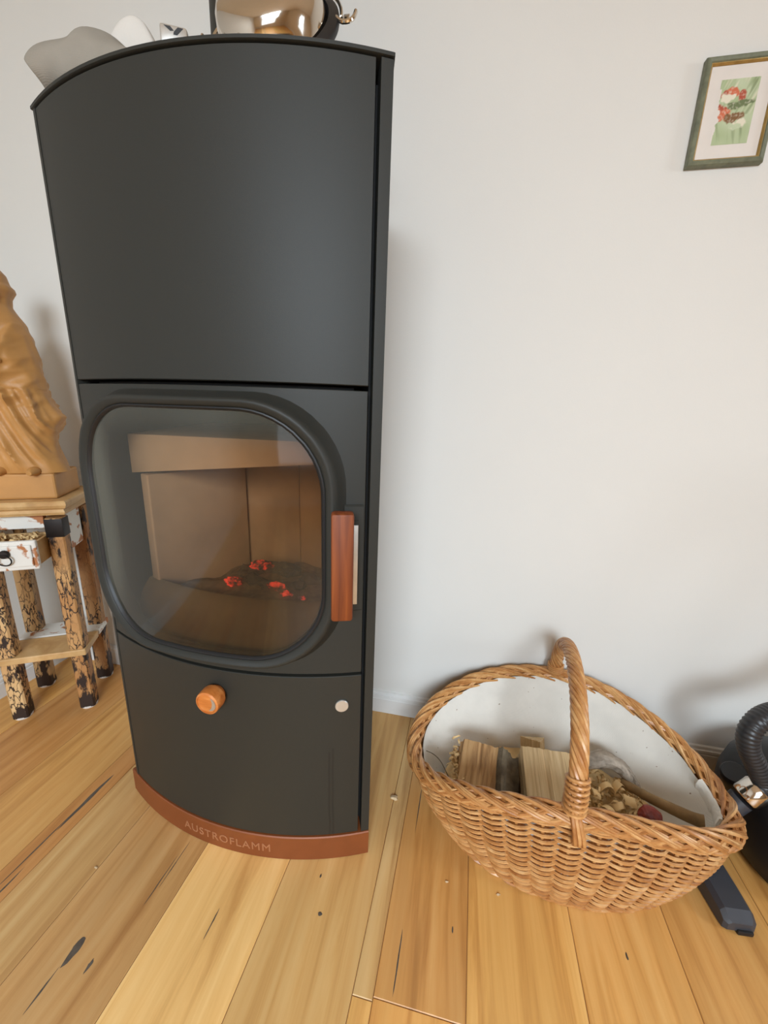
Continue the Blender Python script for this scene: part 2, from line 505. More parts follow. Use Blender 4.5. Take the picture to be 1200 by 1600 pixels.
for i in range(len(seams) - 1):
    a, b = seams[i], seams[i + 1]
    js = joints.get(a, [random.uniform(-1.6, 0.1)])
    if js[0] > -.6: js = [js[0] - 1.7] + js
    ys = [Y0] + [j for j in js if j > Y0 + .1] + [Y1]
    for j in range(len(ys) - 1):
        y0, y1 = ys[j] + .0004, ys[j + 1] - .0004
        tn = tints.get(a) or tuple(random.uniform(.82, 1.0) * k for k in (1, .86, .66))
        if j < len(ys) - 2 and a in (-0.066,): tn = (1.0, .82, .60)
        if j < len(ys) - 2 and a in (-0.103,): tn = (1.0, .90, .72)
        xs = lambda x, y: x + SL * (y - 0.6)
        cx_, cy_ = xs((a + b) / 2, (y0 + y1) / 2), (y0 + y1) / 2
        g = .0005; bv = .0012
        q = []
        for (inx, z) in ((0, -0.0014), (0, -bv), (bv, 0.0)):
            q += [(xs(a, y0) + g + inx, y0 + inx, z), (xs(b, y0) - g - inx, y0 + inx, z), (xs(b, y1) - g - inx, y1 - inx, z), (xs(a, y1) + g + inx, y1 - inx, z)]
        f = [(3, 2, 1, 0), (8, 9, 10, 11)] + [(r * 4 + k, r * 4 + (k + 1) % 4, r * 4 + 4 + (k + 1) % 4, r * 4 + 4 + k) for r in (0, 1) for k in range(4)]
        if min(x[0] for x in q) > X1 or max(x[0] for x in q) < X0: continue
        q = [(min(max(x, X0), X1), y, z) for x, y, z in q]
        o = mk('plank', q, f, m_oak, floor, smooth=False)
        o.color = tuple(tn) + (1,)


def patch(pts, name='knot_filler', mat=None):
    """dark filler worked into a crack of a board"""
    c = sum((Vector((p[0], p[1], 0)) for p in pts), Vector()) / len(pts)
    v = [(p[0], p[1], .0003) for p in pts] + [(c.x + (p[0] - c.x) * .6, c.y + (p[1] - c.y) * .6, .0006) for p in pts]
    n = len(pts)
    f = [(i, (i + 1) % n, n + (i + 1) % n, n + i) for i in range(n)] + [tuple(range(n, 2 * n))]
    return mk(name, v, f, mat or m_filler, floor)


# ------------------------------------------------------------------ stove
SC = Vector((-0.44, 1.343))      # axis of the curved front


def S(ang, R, z):
    a = radians(ang); return Vector((SC.x + R * sin(a), SC.y - R * cos(a), z))


def arcslab(g, a0, a1, r0, r1, z0, z1, n=24, bev=0.0):
    """curved slab between two radii"""
    V = []; F = []
    if bev: prof = [(r0, z0), (r1 - bev, z0), (r1, z0 + bev), (r1, z1 - bev), (r1 - bev, z1), (r0, z1)]
    else: prof = [(r0, z0), (r1, z0), (r1, z1), (r0, z1)]
    k = len(prof)
    for i in range(n + 1):
        a = a0 + (a1 - a0) * i / n
        for r, z in prof: V.append(S(a, r, z))
    for i in range(n):
        for j in range(k): F.append((i * k + j, i * k + (j + 1) % k, (i + 1) * k + (j + 1) % k, (i + 1) * k + j))
    F.append(tuple(range(k))); F.append(tuple(n * k + j for j in range(k - 1, -1, -1)))
    g.add(V, F); return g


stove = empty('wood_stove', (-0.44, 0.85, 0), 'tall charcoal wood stove with curved front, rounded glass door and brown plinth', 'stove')
ZT = 1.477
AL, AR = -25.0, 24.1
back_pts = [S(AR, .745, 0), (-0.19, 0.85, 0), (-0.25, 1.0, 0), (-0.33, 1.045, 0), (-0.55, 1.045, 0), (-0.65, 1.0, 0), (-0.71, 0.85, 0), S(AL, .745, 0)]
# shell: thin bent sheet round the sides and back
out_ = [Vector((p[0], p[1], 0)) for p in back_pts]
cen = Vector((-0.44, 0.85, 0))
inn = [p + (cen - p).normalized() * .012 for p in out_]
V = []; F = []; n = len(out_)
for z in (0.066, ZT):
    V += [Vector((p.x, p.y, z)) for p in out_] + [Vector((p.x, p.y, z)) for p in inn]
for i in range(n - 1):
    F += [(i, i + 1, 2 * n + i + 1, 2 * n + i), (n + i + 1, n + i, 3 * n + i, 3 * n + i + 1), (i + 1, i, n + i, n + i + 1), (2 * n + i, 2 * n + i + 1, 3 * n + i + 1, 3 * n + i)]
F += [(0, 2 * n, 3 * n, n), (n - 1, 2 * n - 1, 4 * n - 1, 3 * n - 1)]
mk('shell', V, F, m_steel_dark, stove, smooth=False)
# corner posts on both sides of the front
for a0, a1 in ((22.75, AR), (AL, -24.3)):
    mk('corner_post', *(lambda g: (g.v, g.f))(arcslab(G(), a0, a1, .70, .7485, .068, ZT - .001, 3, .0015)), m_steel_dark, stove)
g = G()
for zz in (.075, .4885, 1.035, 1.462): arcslab(g, -22, 20.5, .46, .722, zz - .004, zz + .004, 14)
arcslab(g, -24.3, -24.05, .64, .73, .08, 1.46, 1); arcslab(g, 22.5, 22.75, .64, .722, .08, 1.46, 1)
g.mk('inner_frame', m_black, stove)
PL, PR = -24.2, 22.15
pan = arcslab(G(), PL, PR, .727, .7475, 1.0415, 1.4745, 30, .0012).mk('upper_panel', m_steel_dark, stove)
low = arcslab(G(), PL, PR, .727, .7475, .070, .4855, 30, .0012)


def stained_paint():
    M = Mat('charcoal_paint_with_drips', 0.52, 0, 0.34)
    tc = M.n('ShaderNodeTexCoord'); sp = M.n('ShaderNodeSeparateXYZ'); M.l(tc.outputs['Object'], sp.inputs[0])
    f = M.noise(M.coord(), 700, 5)
    base = M.ramp(f, [(0.3, srgb(41, 40, 35)), (0.7, srgb(46, 45, 40))])
    # two drip runs and a few faint wipes, kept at their own places on the sheet
    wob = M.noise(M.coord((1, 1, 14)), 1, 2)
    ad = M.n('ShaderNodeMath', operation='MULTIPLY_ADD'); ad.inputs[1].default_value = .008; M.l(wob, ad.inputs[0]); M.l(sp.outputs[0], ad.inputs[2])
    tot = None
    for x0, w, top in ((0.222, .0022, .30), (0.229, .0022, .31)):
        d = M.n('ShaderNodeMath', operation='COMPARE'); d.inputs[1].default_value = x0 + .004; d.inputs[2].default_value = w; M.l(ad.outputs[0], d.inputs[0])
        l = M.n('ShaderNodeMath', operation='LESS_THAN'); l.inputs[1].default_value = top; M.l(sp.outputs[2], l.inputs[0])
        k = M.n('ShaderNodeMath', operation='MULTIPLY'); M.l(d.outputs[0], k.inputs[0]); M.l(l.outputs[0], k.inputs[1])
        if tot is None: tot = k
        else:
            q = M.n('ShaderNodeMath', operation='MAXIMUM'); M.l(tot.outputs[0], q.inputs[0]); M.l(k.outputs[0], q.inputs[1]); tot = q
    h = M.n('ShaderNodeMath', operation='MULTIPLY'); h.inputs[1].default_value = .45; M.l(tot.outputs[0], h.inputs[0])
    M.col(M.mix(h.outputs[0], base, srgb(24, 23, 22)))
    M.bump(M.noise(M.coord(), 900, 3), .10, .001)
    return M.m


lowp = low.mk('lower_panel', stained_paint(), stove)
# plinth and its raised lettering
plinth = arcslab(G(), -26.8, AR, .50, .7505, 0.0, .0665, 32, .002).mk('plinth', m_copper, stove, label='brown enamelled plinth with raised lettering')
fc = bpy.data.curves.new('lettering', 'FONT'); fc.body = 'AUSTROFLAMM'; fc.size = .030; fc.extrude = .0008; fc.bevel_depth = .0002; fc.align_x = 'CENTER'; fc.space_character = 1.18
fo = bpy.data.objects.new('lettering_source', fc); C.objects.link(fo)
bpy.context.view_layer.update()
dg = bpy.context.evaluated_depsgraph_get()
lm = bpy.data.meshes.new_from_object(fo.evaluated_get(dg))
bpy.data.objects.remove(fo)
xs_ = [v.co.x for v in lm.vertices]; w_ = max(xs_) - min(xs_); xm = (max(xs_) + min(xs_)) / 2
want = radians(17.2) * .7505
lv = []
for v in lm.vertices:
    s = (v.co.x - xm) * want / w_ + radians(-1.6) * .7505
    lv.append(S(math.degrees(s / .7505), .7503 + max(v.co.z, -.0004), .022 + v.co.y))
mk('lettering', lv, [tuple(p.vertices) for p in lm.polygons], m_letter, plinth, smooth=False, label='raised copper-coloured capital letters')
# top plate
tp = [S(-25.6 + 49.8 * i / 30, .7495, 0) for i in range(31)] + [Vector(p) for p in ((-0.185, 0.85, 0), (-0.245, 1.005, 0), (-0.33, 1.05, 0), (-0.55, 1.05, 0), (-0.655, 1.005, 0), (-0.715, 0.85, 0))]
n = len(tp); V = []
for z, sh in ((ZT, .002), (ZT + .001, 0), (ZT + .005, 0), (ZT + .0065, .002)):
    V += [Vector((p.x, p.y, z)) + (cen - Vector((p.x, p.y, 0))).normalized() * sh for p in tp]
F = [(r * n + i, r * n + (i + 1) % n, (r + 1) * n + (i + 1) % n, (r + 1) * n + i) for r in range(3) for i in range(n)] + [tuple(range(n - 1, -1, -1)), tuple(3 * n + i for i in range(n))]
mk('top_plate', V, F, m_steel_dark, stove)
ZS = ZT + .0065

# door: a curved sheet with a rounded opening
DC_S, DC_Z = radians(-1.8) * .76, .768


def rrect(hw, hh, r, ang):
    """point of a rounded rectangle in direction ang"""
    d = Vector((cos(ang), sin(ang))); lo, hi = 0.0, 1.0
    for _ in range(40):
        mid = (lo + hi) / 2; p = d * mid
        q = Vector((max(abs(p.x) - hw + r, 0), max(abs(p.y) - hh + r, 0)))
        inside = q.length < r and abs(p.x) < hw and abs(p.y) < hh
        if inside: lo = mid
        else: hi = mid
    return d * lo


ND = 96
sL, sR = radians(PL) * .76 - DC_S, radians(PR) * .76 - DC_S
zL, zR = .4925 - DC_Z, 1.0335 - DC_Z
corner = sorted([atan2(zR, sR), atan2(zR, sL), atan2(zL, sL), atan2(zL, sR)])
angs = [-pi + 2 * pi * i / ND for i in range(ND)]
for ca in corner:
    k = min(range(ND), key=lambda i: abs(angs[i] - ca)); angs[k] = ca
angs.sort()


def rect(ang):
    d = Vector((cos(ang), sin(ang))); tt = 9
    if d.x > 1e-9: tt = min(tt, sR / d.x)
    if d.x < -1e-9: tt = min(tt, sL / d.x)
    if d.y > 1e-9: tt = min(tt, zR / d.y)
    if d.y < -1e-9: tt = min(tt, zL / d.y)
    return d * tt


def D(p, R): return S(math.degrees((p.x + DC_S) / .76), R, p.y + DC_Z)


def ringmesh(loops, closed=False):
    V = []; F = []
    for L in loops: V += L
    k = len(loops)
    for r in range(k if closed else k - 1):
        for i in range(ND):
            j = (i + 1) % ND; q = (r + 1) % k
            F.append((r * ND + i, r * ND + j, q * ND + j, q * ND + i))
    return V, F


shr = lambda p, e: Vector((p.x - e * (1 if p.x > 0 else -1), p.y - e * (1 if p.y > 0 else -1)))
Lr = [rect(a) for a in angs]
hole = [rrect(.262, .248, .15, a) for a in angs]
lerp = lambda A, B, k: [a.lerp(b, k) for a, b in zip(A, B)]
loops = [[D(p, .727) for p in hole], [D(p, .727) for p in Lr], [D(p, .7465) for p in Lr], [D(shr(p, .001), .7475) for p in Lr]]
loops += [[D(p, .7475) for p in lerp(Lr, hole, k)] for k in (.25, .5, .75, 1.0)]
mk('door', *ringmesh(loops, True), m_steel_dark, stove)
door = [o for o in C.objects if o.name == 'door'][0]
bz = [(.283, .258, .158, .7474), (.2815, .257, .157, .7486), (.276, .254, .156, .7555), (.2685, .2485, .152, .768), (.2645, .246, .150, .7755), (.2605, .243, .148, .779), (.2555, .239, .146, .7785),
      (.250, .2345, .143, .773), (.246, .231, .141, .770), (.246, .231, .141, .745)]
mk('bezel', *ringmesh([[D(rrect(a, b, r, q), R) for q in angs] for a, b, r, R in bz]), m_steel_dark, door, label='raised rounded bezel round the glass', angle=60)
gk = [(.2465, .2315, .141, .7715), (.244, .2295, .1395, .7722), (.241, .227, .138, .7695), (.239, .225, .137, .7600)]
mk('gasket', *ringmesh([[D(rrect(a, b, r, q), R) for q in angs] for a, b, r, R in gk]), m_glasslip, door)
# glass pane: concentric loops, single curved sheet, painted reflection haze and brown tint stored per corner of mesh
gl = []; NG = 22
for k in range(NG, 0, -1): gl.append([D(rrect(.2425, .2285, .1385, q) * (k / NG), .7665) for q in angs])
V, F = ringmesh(gl); V.append(D(Vector((0, 0)), .7665)); c0 = len(V) - 1
F += [((NG - 1) * ND + i, (NG - 1) * ND + (i + 1) % ND, c0) for i in range(ND)]
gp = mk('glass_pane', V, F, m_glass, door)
ga = gp.data.attributes.new('painted_reflection', 'FLOAT', 'POINT'); gb = gp.data.attributes.new('brown', 'FLOAT', 'POINT')
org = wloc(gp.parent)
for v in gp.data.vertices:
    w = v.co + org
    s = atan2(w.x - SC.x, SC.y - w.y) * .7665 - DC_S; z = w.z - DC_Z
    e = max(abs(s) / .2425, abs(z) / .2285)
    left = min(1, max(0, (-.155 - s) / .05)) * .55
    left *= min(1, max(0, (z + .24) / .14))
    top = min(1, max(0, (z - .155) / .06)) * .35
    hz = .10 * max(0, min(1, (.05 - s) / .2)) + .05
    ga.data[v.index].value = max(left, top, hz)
    gb.data[v.index].value = min(1, max(0, max((s + .14) / .28 - .35 * (z + .05) / .2, (-.06 - z) / .12)) )
# handle
hd = G().box((0, 0, 0), (.001, .001, .001)); hd = G()
arcslab(hd, 19.3, 21.9, .747, .7525, .632, .840, 4, .003); arcslab(hd, 20.0, 21.2, .750, .754, .66, .812, 3, .001)
arcslab(hd, 18.6, 20.0, .752, .778, .655, .685, 2, .001); arcslab(hd, 18.6, 20.0, .752, .778, .79, .82, 2, .001)
handle = hd.mk('door_handle', m_steel_dark, stove)
hc = S(18.95, .7915, .739)
Mh = rotz(radians(18.95))
G().box(hc, (.038, .028, .196), Mh, .005).mk('wooden_grip', m_mahog, handle, label='red-brown wooden grip')
G().box(S(19.75, .7755, .735), (.034, .005, .150), Mh, .0008).mk('metal_strip', m_alu, handle, label='bright steel strip behind the grip')
# air knob and badge
kc = S(-0.6, .7475, .432)
Mk = rotz(radians(-0.6)) @ Matrix.Rotation(radians(90), 3, 'X')
kn = G().lathe([(.018, 0), (.018, .008), (.0245, .009), (.0255, .013), (.0255, .028), (.0245, .0335), (.021, .0355), (.0205, .033), (.0, .0325)], 40, kc, Mk).mk('air_knob', m_knob, stove, label='turned orange wooden air control knob')
cr = []
for i in range(15):
    a = radians(-75 + 130 * i / 14); cr.append((a, .0035 * sin(pi * i / 14) + .0004))
V = []; F = []
for z in (.0325, .0345):
    for a, w in cr: V += [Mk @ Vector(((.0155 - w) * cos(a), (.0155 - w) * sin(a), z)) + kc, Mk @ Vector(((.0155 + w) * cos(a), (.0155 + w) * sin(a), z)) + kc]
for i in range(14):
    a = 2 * i; F += [(30 + a, 30 + a + 1, 30 + a + 3, 30 + a + 2), (a, a + 2, a + 3, a + 1), (a, 30 + a, 30 + a + 2, a + 2), (a + 1, a + 3, 30 + a + 3, 30 + a + 1)]
mk('crescent_inlay', V, F, m_alu, kn, label='pale metal crescent inlay')
Mb = rotz(radians(19.2)) @ Matrix.Rotation(radians(90), 3, 'X')
G().lathe([(.0135, 0), (.0138, .003), (.0128, .0042), (0, .0044)], 36, S(19.2, .7474, .417), Mb).mk('round_badge', m_alu, stove, label='round pale grey metal disc')
# firebox
fb = G(); arcslab(fb, -20, 19, .45, .70, .5, .512, 10); fire = fb.mk('firebox', m_guard, stove)


def brick(c, size, rot=None, mat=None, name='fire_brick', bev=.003):
    return G().box(c, size, rot, bev).mk(name, mat or m_fire, fire, smooth=False)


# left wall runs back at a slant to the corner, then the back wall and the right wall
def slab(name, p, q, z0, z1, th=.028, mat=None):
    p = Vector((p[0], p[1], 0)); q = Vector((q[0], q[1], 0)); d = (q - p).normalized(); n_ = Vector((-d.y, d.x, 0)) * th
    c = (p + q) / 2 + n_ / 2 + Vector((0, 0, (z0 + z1) / 2))
    return G().box(c, ((q - p).length, th, z1 - z0), Matrix(((d.x, -d.y, 0), (d.y, d.x, 0), (0, 0, 1))), .003).mk(name, mat or m_fire, fire, smooth=False)


slab('fire_brick', (-.577, .930), (-.672, .704), .54, .855, .030)
slab('fire_brick', (-.405, .9305), (-.578, .9305), .54, .95, -.028); slab('fire_brick', (-.298, .9305), (-.404, .9305), .54, .95, -.028)
slab('fire_brick', (-.205, .705), (-.285, .925), .54, .95, -.028)
bfr = [(-.690, .703, .856), (-.215, .690, .905), (-.215, .690, .942), (-.690, .703, .938)]
V = [Vector(p) for p in bfr] + [Vector((p[0] * .78 - .095, .915, p[2] - (.006 if i < 2 else -.002) + .02)) for i, p in enumerate(bfr)]
mk('baffle_plate', V, [(0, 1, 2, 3), (7, 6, 5, 4), (0, 4, 5, 1), (1, 5, 6, 2), (2, 6, 7, 3), (3, 7, 4, 0)], m_fire, fire, smooth=False)
V = []; F = []; prof = [(.714, .52), (.712, .56), (.700, .592), (.684, .613), (.676, .615), (.672, .609), (.690, .582), (.702, .555), (.704, .52)]
k = len(prof)
for i in range(25):
    a = -20.5 + 39.5 * i / 24
    for r, z in prof: V.append(S(a, r, z))
for i in range(24):
    for j in range(k): F.append((i * k + j, i * k + (j + 1) % k, (i + 1) * k + (j + 1) % k, (i + 1) * k + j))
F += [tuple(range(k)), tuple(24 * k + j for j in range(k - 1, -1, -1))]
mk('log_guard', V, F, m_guard, fire, angle=60)
V = []; F = []; nx, ny = 36, 16
for j in range(ny + 1):
    for i in range(nx + 1):
        y = .675 + .25 * j / ny; kx = (y - .675) / .25; xa, xb = -.675 + .11 * kx, -.20 - .09 * kx; x = xa + (xb - xa) * i / nx
        V.append(Vector((x, y, .575 + .022 * nz(x * 14, y * 14) + .03 * math.exp(-((x + .40) ** 2 + (y - .80) ** 2) / .02))))
for j in range(ny):
    for i in range(nx):
        a = j * (nx + 1) + i; F.append((a, a + 1, a + nx + 2, a + nx + 1))
tag(mk('ash_bed', V, F, m_ash, fire), kind='stuff')
# flue pipe
G().lathe([(.062, ZS - .001), (.075, ZS), (.075, ZS + .012), (.0625, ZS + .013), (.0625, 2.44)], 36, (-0.44, .88, 0)).mk('flue_pipe', m_steel_dark, stove)


def rock(name, c, r, mat, seed, sq=(1, 1, 1), parent=None, rough=.35, sub=2):
    bm = bmesh.new(); bmesh.ops.create_icosphere(bm, subdivisions=sub, radius=1.0)
    vs_ = []
    for v in bm.verts:
        p = v.co.copy(); k = 1 + rough * noise.noise(p * 1.3 + Vector((seed, seed * 2, 0))) + .3 * rough * noise.noise(p * 3.5 + Vector((seed, 0, seed)))
        vs_.append(Vector((p.x * sq[0], p.y * sq[1], p.z * sq[2])) * r * k + Vector(c))
    f = [tuple(v.index for v in q.verts) for q in bm.faces]; bm.free()
    return mk(name, vs_, f, mat, parent, smooth=False)


GLOW = [(-0.497, .755, .603, .011, 'small red ember glowing at the left end of the ash heap'), (-0.452, .800, .632, .013, 'largest red ember, at the top of the ash heap'), (-0.437, .806, .630, .008, 'little red ember touching the topmost one'),
        (-0.376, .735, .613, .011, 'red ember glowing at the middle of the log guard edge'), (-0.352, .725, .603, .008, 'flat red ember just right of the middle one'), (-0.310, .715, .604, .005, 'tiny red spark at the right end of the ash heap')]
for i, (x, y, z, r, lb) in enumerate(GLOW):
    tag(rock('ember', (x, y, z), r, m_ember, i * 3.1 + 1, (1.5, .8, .8), rough=1.1, sub=3), lb, 'ember', 'glowing embers in the firebox')
for i in range(9):
    a = i * 2.4; d = .35 + .6 * ((i * .37) % 1)
    x, y = -.42 + .10 * d * cos(a), .80 + .055 * d * sin(a)
    z = .590 + .034 * (1 - d * d)
    tag(rock('charcoal', (x, y, z), .014 + .011 * ((i * .61) % 1), m_char, i + .5, (1.5, .9, .75), rough=.7, sub=2), 'burnt brown charcoal lump heaped behind the log guard', 'charcoal', 'burnt lumps in the firebox')

# ------------------------------------------------------------------ things on the stove
# flue pipe
G().lathe([(.060, ZS), (.074, ZS + .0005), (.074, ZS + .965)], 40, (-0.44, .843, 0)).mk('flue_pipe', m_steel_dark, stove)
# pot
# a steel bowl leaning back against the flue pipe, its rounded underside to the room
LEAN = radians(60); PR_ = .106
ex, eu, en = Vector((1, 0, 0)), Vector((0, cos(LEAN), sin(LEAN))), Vector((0, -sin(LEAN), cos(LEAN)))
PC = Vector((-.345, .733, ZS + PR_ * sin(LEAN) + .004))
MP = Matrix((ex, eu, en)).transposed()
pot = empty('steel_bowl', (PC.x, PC.y, ZS), 'polished steel bowl with black rim and wire handle leaning on the flue pipe', 'bowl')
G().lathe([(.0885, -.004), (.0885, .002), (.0865, .012), (.084, .026), (.079, .040), (.071, .050), (.056, .056), (.03, .058), (0, .058)], 64, PC, MP).mk('bowl_body', m_chrome, pot, angle=70)
G().lathe([(.088, -.010), (.104, -.006), (PR_, -.002), (PR_, .003), (.1035, .006), (.0915, .009), (.0905, .003), (.086, -.004), (.088, -.010)], 64, PC, MP).mk('black_rim', m_vacb, pot, label='wide black rim')
bl = [PC + ex * (.1105 * cos(radians(4 + 172 * i / 40))) + eu * (.1105 * sin(radians(4 + 172 * i / 40))) + en * .004 for i in range(41)]
G().tube(bl, .0026, 8).mk('wire_handle', m_chrome, pot)
for s_ in (-1, 1):
    e = PC + ex * s_ * .106
    hk = [e + ex * s_ * x + eu * y + en * .004 for x, y in ((-.004, .010), (.006, -.002), (.018, -.004), (.0245, .004), (.026, .018))]
    G().tube(catmull(hk, 5), .0030, 8).mk('hook_ear', m_chrome, pot)
    G().box(e + ex * s_ * .010 + eu * .012, (.010, .022, .0025), MP, .001).mk('ear_plate', m_chrome, pot)

# silver cube with a dark tick cut into it
cb = empty('metal_cube', (-0.444, .623, ZS), 'small silver cube with dark tick mark near the stove front edge', 'cube')
cR = rotz(radians(24)); cs = .0285
cc = Vector((-0.446, .625, ZS + cs / 2))
G().box(cc, (cs * 1.25, cs, cs), cR, .003).mk('cube_body', m_alu, cb)


def inset(pts):
    V = [cR @ Vector((x * cs * 1.2, -cs / 2 - d, (.10 + (y + .02) * .85) * cs)) + cc for d in (-.002, .0004) for x, y in pts]; n = len(pts)
    return V, [tuple(range(n)), tuple(range(2 * n - 1, n - 1, -1))] + [(i, (i + 1) % n, n + (i + 1) % n, n + i) for i in range(n)]


g = G(); g.add(*inset([(-.34, .33), (-.10, .33), (.02, .16), (-.12, .12)])); g.add(*inset([(.00, -.02), (.14, -.02), (.38, .34), (.18, .34), (.02, .10)]))
g.mk('tick_mark', m_glasslip, cb, smooth=False)


def loft(rings, cap=True):
    V = []; F = []; k = len(rings[0])
    for r in rings: V += r
    for i in range(len(rings) - 1):
        for j in range(k): F.append((i * k + j, i * k + (j + 1) % k, (i + 1) * k + (j + 1) % k, (i + 1) * k + j))
    if cap: F += [tuple(range(k - 1, -1, -1)), tuple((len(rings) - 1) * k + j for j in range(k))]
    return V, F


# felt mitten lying over the left end of the stove top
mit = empty('oven_mitt', (-0.70, .74, ZS), 'crumpled grey felt oven mitt with pale cuff over stove top left end', 'oven mitt')
st = [(-.752, .700, .050, .040, .026), (-.738, .702, .056, .044, .038), (-.718, .705, .058, .044, .042), (-.695, .712, .060, .042, .042), (-.676, .714, .068, .042, .052), (-.650, .712, .067, .038, .051), (-.62, .706, .058, .032, .044), (-.59, .698, .048, .026, .036), (-.56, .690, .038, .020, .027), (-.52, .678, .024, .015, .018)]
rings = []
for i, (x, y, zc, ry, rz) in enumerate(st):
    R = []
    for k in range(28):
        q = 2 * pi * k / 28
        rr = 1 + .13 * nz(cos(q) * 1.2 + x * 9, sin(q) * 1.2, x * 14)
        zz = max(zc + rz * sin(q) * rr, .003)
        R.append(Vector((x + .012 * sin(q * 2 + i), y + ry * cos(q) * rr, ZS + zz)))
    rings.append(R)
inner = [[p + (sum(rings[0], Vector()) / 28 - p) * .12 for p in rings[0]], [p + (sum(rings[2], Vector()) / 28 - p) * .25 for p in rings[2]]]
V, F = loft([inner[1], inner[0]] + rings)
mo = mk('mitt_body', V, F, m_felt, mit)
sb = mo.modifiers.new('s', 'SUBSURF'); sb.levels = 1; sb.render_levels = 2
V = []; F = []
rings = []
for i in range(13):
    u = i / 12; x = -.705 + .150 * u; hz = .012 + .165 * sin(pi * min(1, u * .95 + .06)) ** .5
    R = []
    for k in range(20):
        q = 2 * pi * k / 20
        R.append(Vector((x + .006 * nz(k * .6, i * .5), .768 + .022 * cos(q) * (1 + .15 * nz(i * .7, k * .4)), ZS + .004 + hz * (.5 + .5 * sin(q)))))
    rings.append(R)
V, F = loft(rings)
mo = mk('mitt_cuff', V, F, m_felt_light, mit, label='pale fleece cuff')
sb = mo.modifiers.new('s', 'SUBSURF'); sb.levels = 1; sb.render_levels = 2

# ------------------------------------------------------------------ side table
TC = Vector((-1.2875, .921, 0)); e1 = Vector((.867, .497, 0)); e2 = Vector((-.497, .867, 0))
RT = Matrix(((e1.x, e2.x, 0), (e1.y, e2.y, 0), (0, 0, 1)))


def T(u, v, z): return TC + e1 * u + e2 * v + Vector((0, 0, z))


table = empty('side_table', TC, 'small square table with crackled cream and black legs beside the stove', 'table')
LEG = .0215
for (u, v) in ((-.0905, -.079), (.0905, -.079), (-.0905, .079), (.0905, .079)):
    rings = []
    for i in range(12):
        z = .004 + .66 * i / 11; w = LEG * (1 + .04 * nz(z * 9, u * 50, v * 50)); R = []
        for a, b in ((-1, -.8), (-.8, -1), (.8, -1), (1, -.8), (1, .8), (.8, 1), (-.8, 1), (-1, .8)): R.append(T(u + a * w, v + b * w, z))
        rings.append(R)
    lg = mk('leg', *loft(rings), m_crackle, table, smooth=False)
    lg.color = {(-1, -1): (1, .97, .92, 1), (1, -1): (.80, .66, .52, 1), (-1, 1): (.82, .78, .70, 1), (1, 1): (.62, .50, .40, 1)}[(1 if u > 0 else -1, 1 if v > 0 else -1)]
    G().lathe([(.023, 0), (.023, .006)], 20, T(u, v, 0)).mk('felt_pad', m_pad, lg, label='white felt pad')
    if (u, v) == (.0905, -.079):
        G().box(T(u, v, .634), (.0445, .0445, .056), RT, .001).mk('black_band', m_iron, lg, label='black painted band at the leg top')
# top with a moulded edge
V = []; F = []
pr = [(-.010, .676), (.0, .678), (.004, .686), (.0, .694), (.008, .700), (.012, .708), (.012, .716), (.008, .720)]
for d, z in pr:
    for a, b in ((-1, -1), (1, -1), (1, 1), (-1, 1)): V.append(T(a * (.128 + d), b * (.116 + d), z))
F = [(r * 4 + i, r * 4 + (i + 1) % 4, r * 4 + 4 + (i + 1) % 4, r * 4 + 4 + i) for r in range(len(pr) - 1) for i in range(4)] + [(3, 2, 1, 0), tuple(len(pr) * 4 - 4 + i for i in range(4))]
mk('tabletop', V, F, m_pine, table, smooth=False)
G().box(T(0, -.081, .655), (.13, .02, .042), RT, .002).mk('apron', m_chipped, table, smooth=False)
G().box(T(0, .081, .63), (.13, .02, .085), RT, .002).mk('apron', m_chipped, table, smooth=False)
G().box(T(.092, 0, .61), (.02, .106, .125), RT, .002).mk('apron', m_chipped, table, smooth=False)
G().box(T(-.092, 0, .61), (.02, .106, .125), RT, .002).mk('apron', m_chipped, table, smooth=False)
# lower shelf in two boards
G().box(T(0, -.05, .215), (.232, .115, .022), RT, .003).mk('shelf', m_pine, table, smooth=False)
G().box(T(0, .062, .215), (.232, .092, .020), RT, .003).mk('shelf', m_chipped, table, smooth=False)
# drawer pulled out
dy = -.17; dxr = .012
dr = G()
dr.box(T(-.003 + dxr, dy + .055, .548), (.118, .11, .006), RT)
dr.box(T(-.0585 + dxr, dy + .055, .580), (.008, .11, .066), RT, .001); dr.box(T(.0525 + dxr, dy + .055, .580), (.008, .11, .066), RT, .001); dr.box(T(-.003 + dxr, dy + .11, .58), (.118, .008, .066), RT, .001)
drawer = dr.mk('drawer', m_pine, table, smooth=False)
fr = G().box(T(-.003 + dxr, dy - .006, .582), (.136, .014, .084), RT, .004); fr.box(T(-.003 + dxr, dy - .014, .582), (.116, .008, .062), RT, .003)
fr.mk('drawer_front', m_chipped, drawer, smooth=False, label='chipped white drawer front')
g = G().lathe([(.0, .012), (.010, .011), (.012, .004), (.008, 0)], 18, T(-.003 + dxr, dy - .0175, .592), RT @ Matrix.Rotation(radians(90), 3, 'X'))
rp = [T(dxr - .003 + .0155 * cos(q), dy - .028 - .004 * sin(q), .576 + .0155 * sin(q)) for q in [2 * pi * i / 24 for i in range(24)]]
g.tube(rp, .0018, 6, True); g.mk('ring_pull', m_iron, drawer, label='dark iron ring pull')


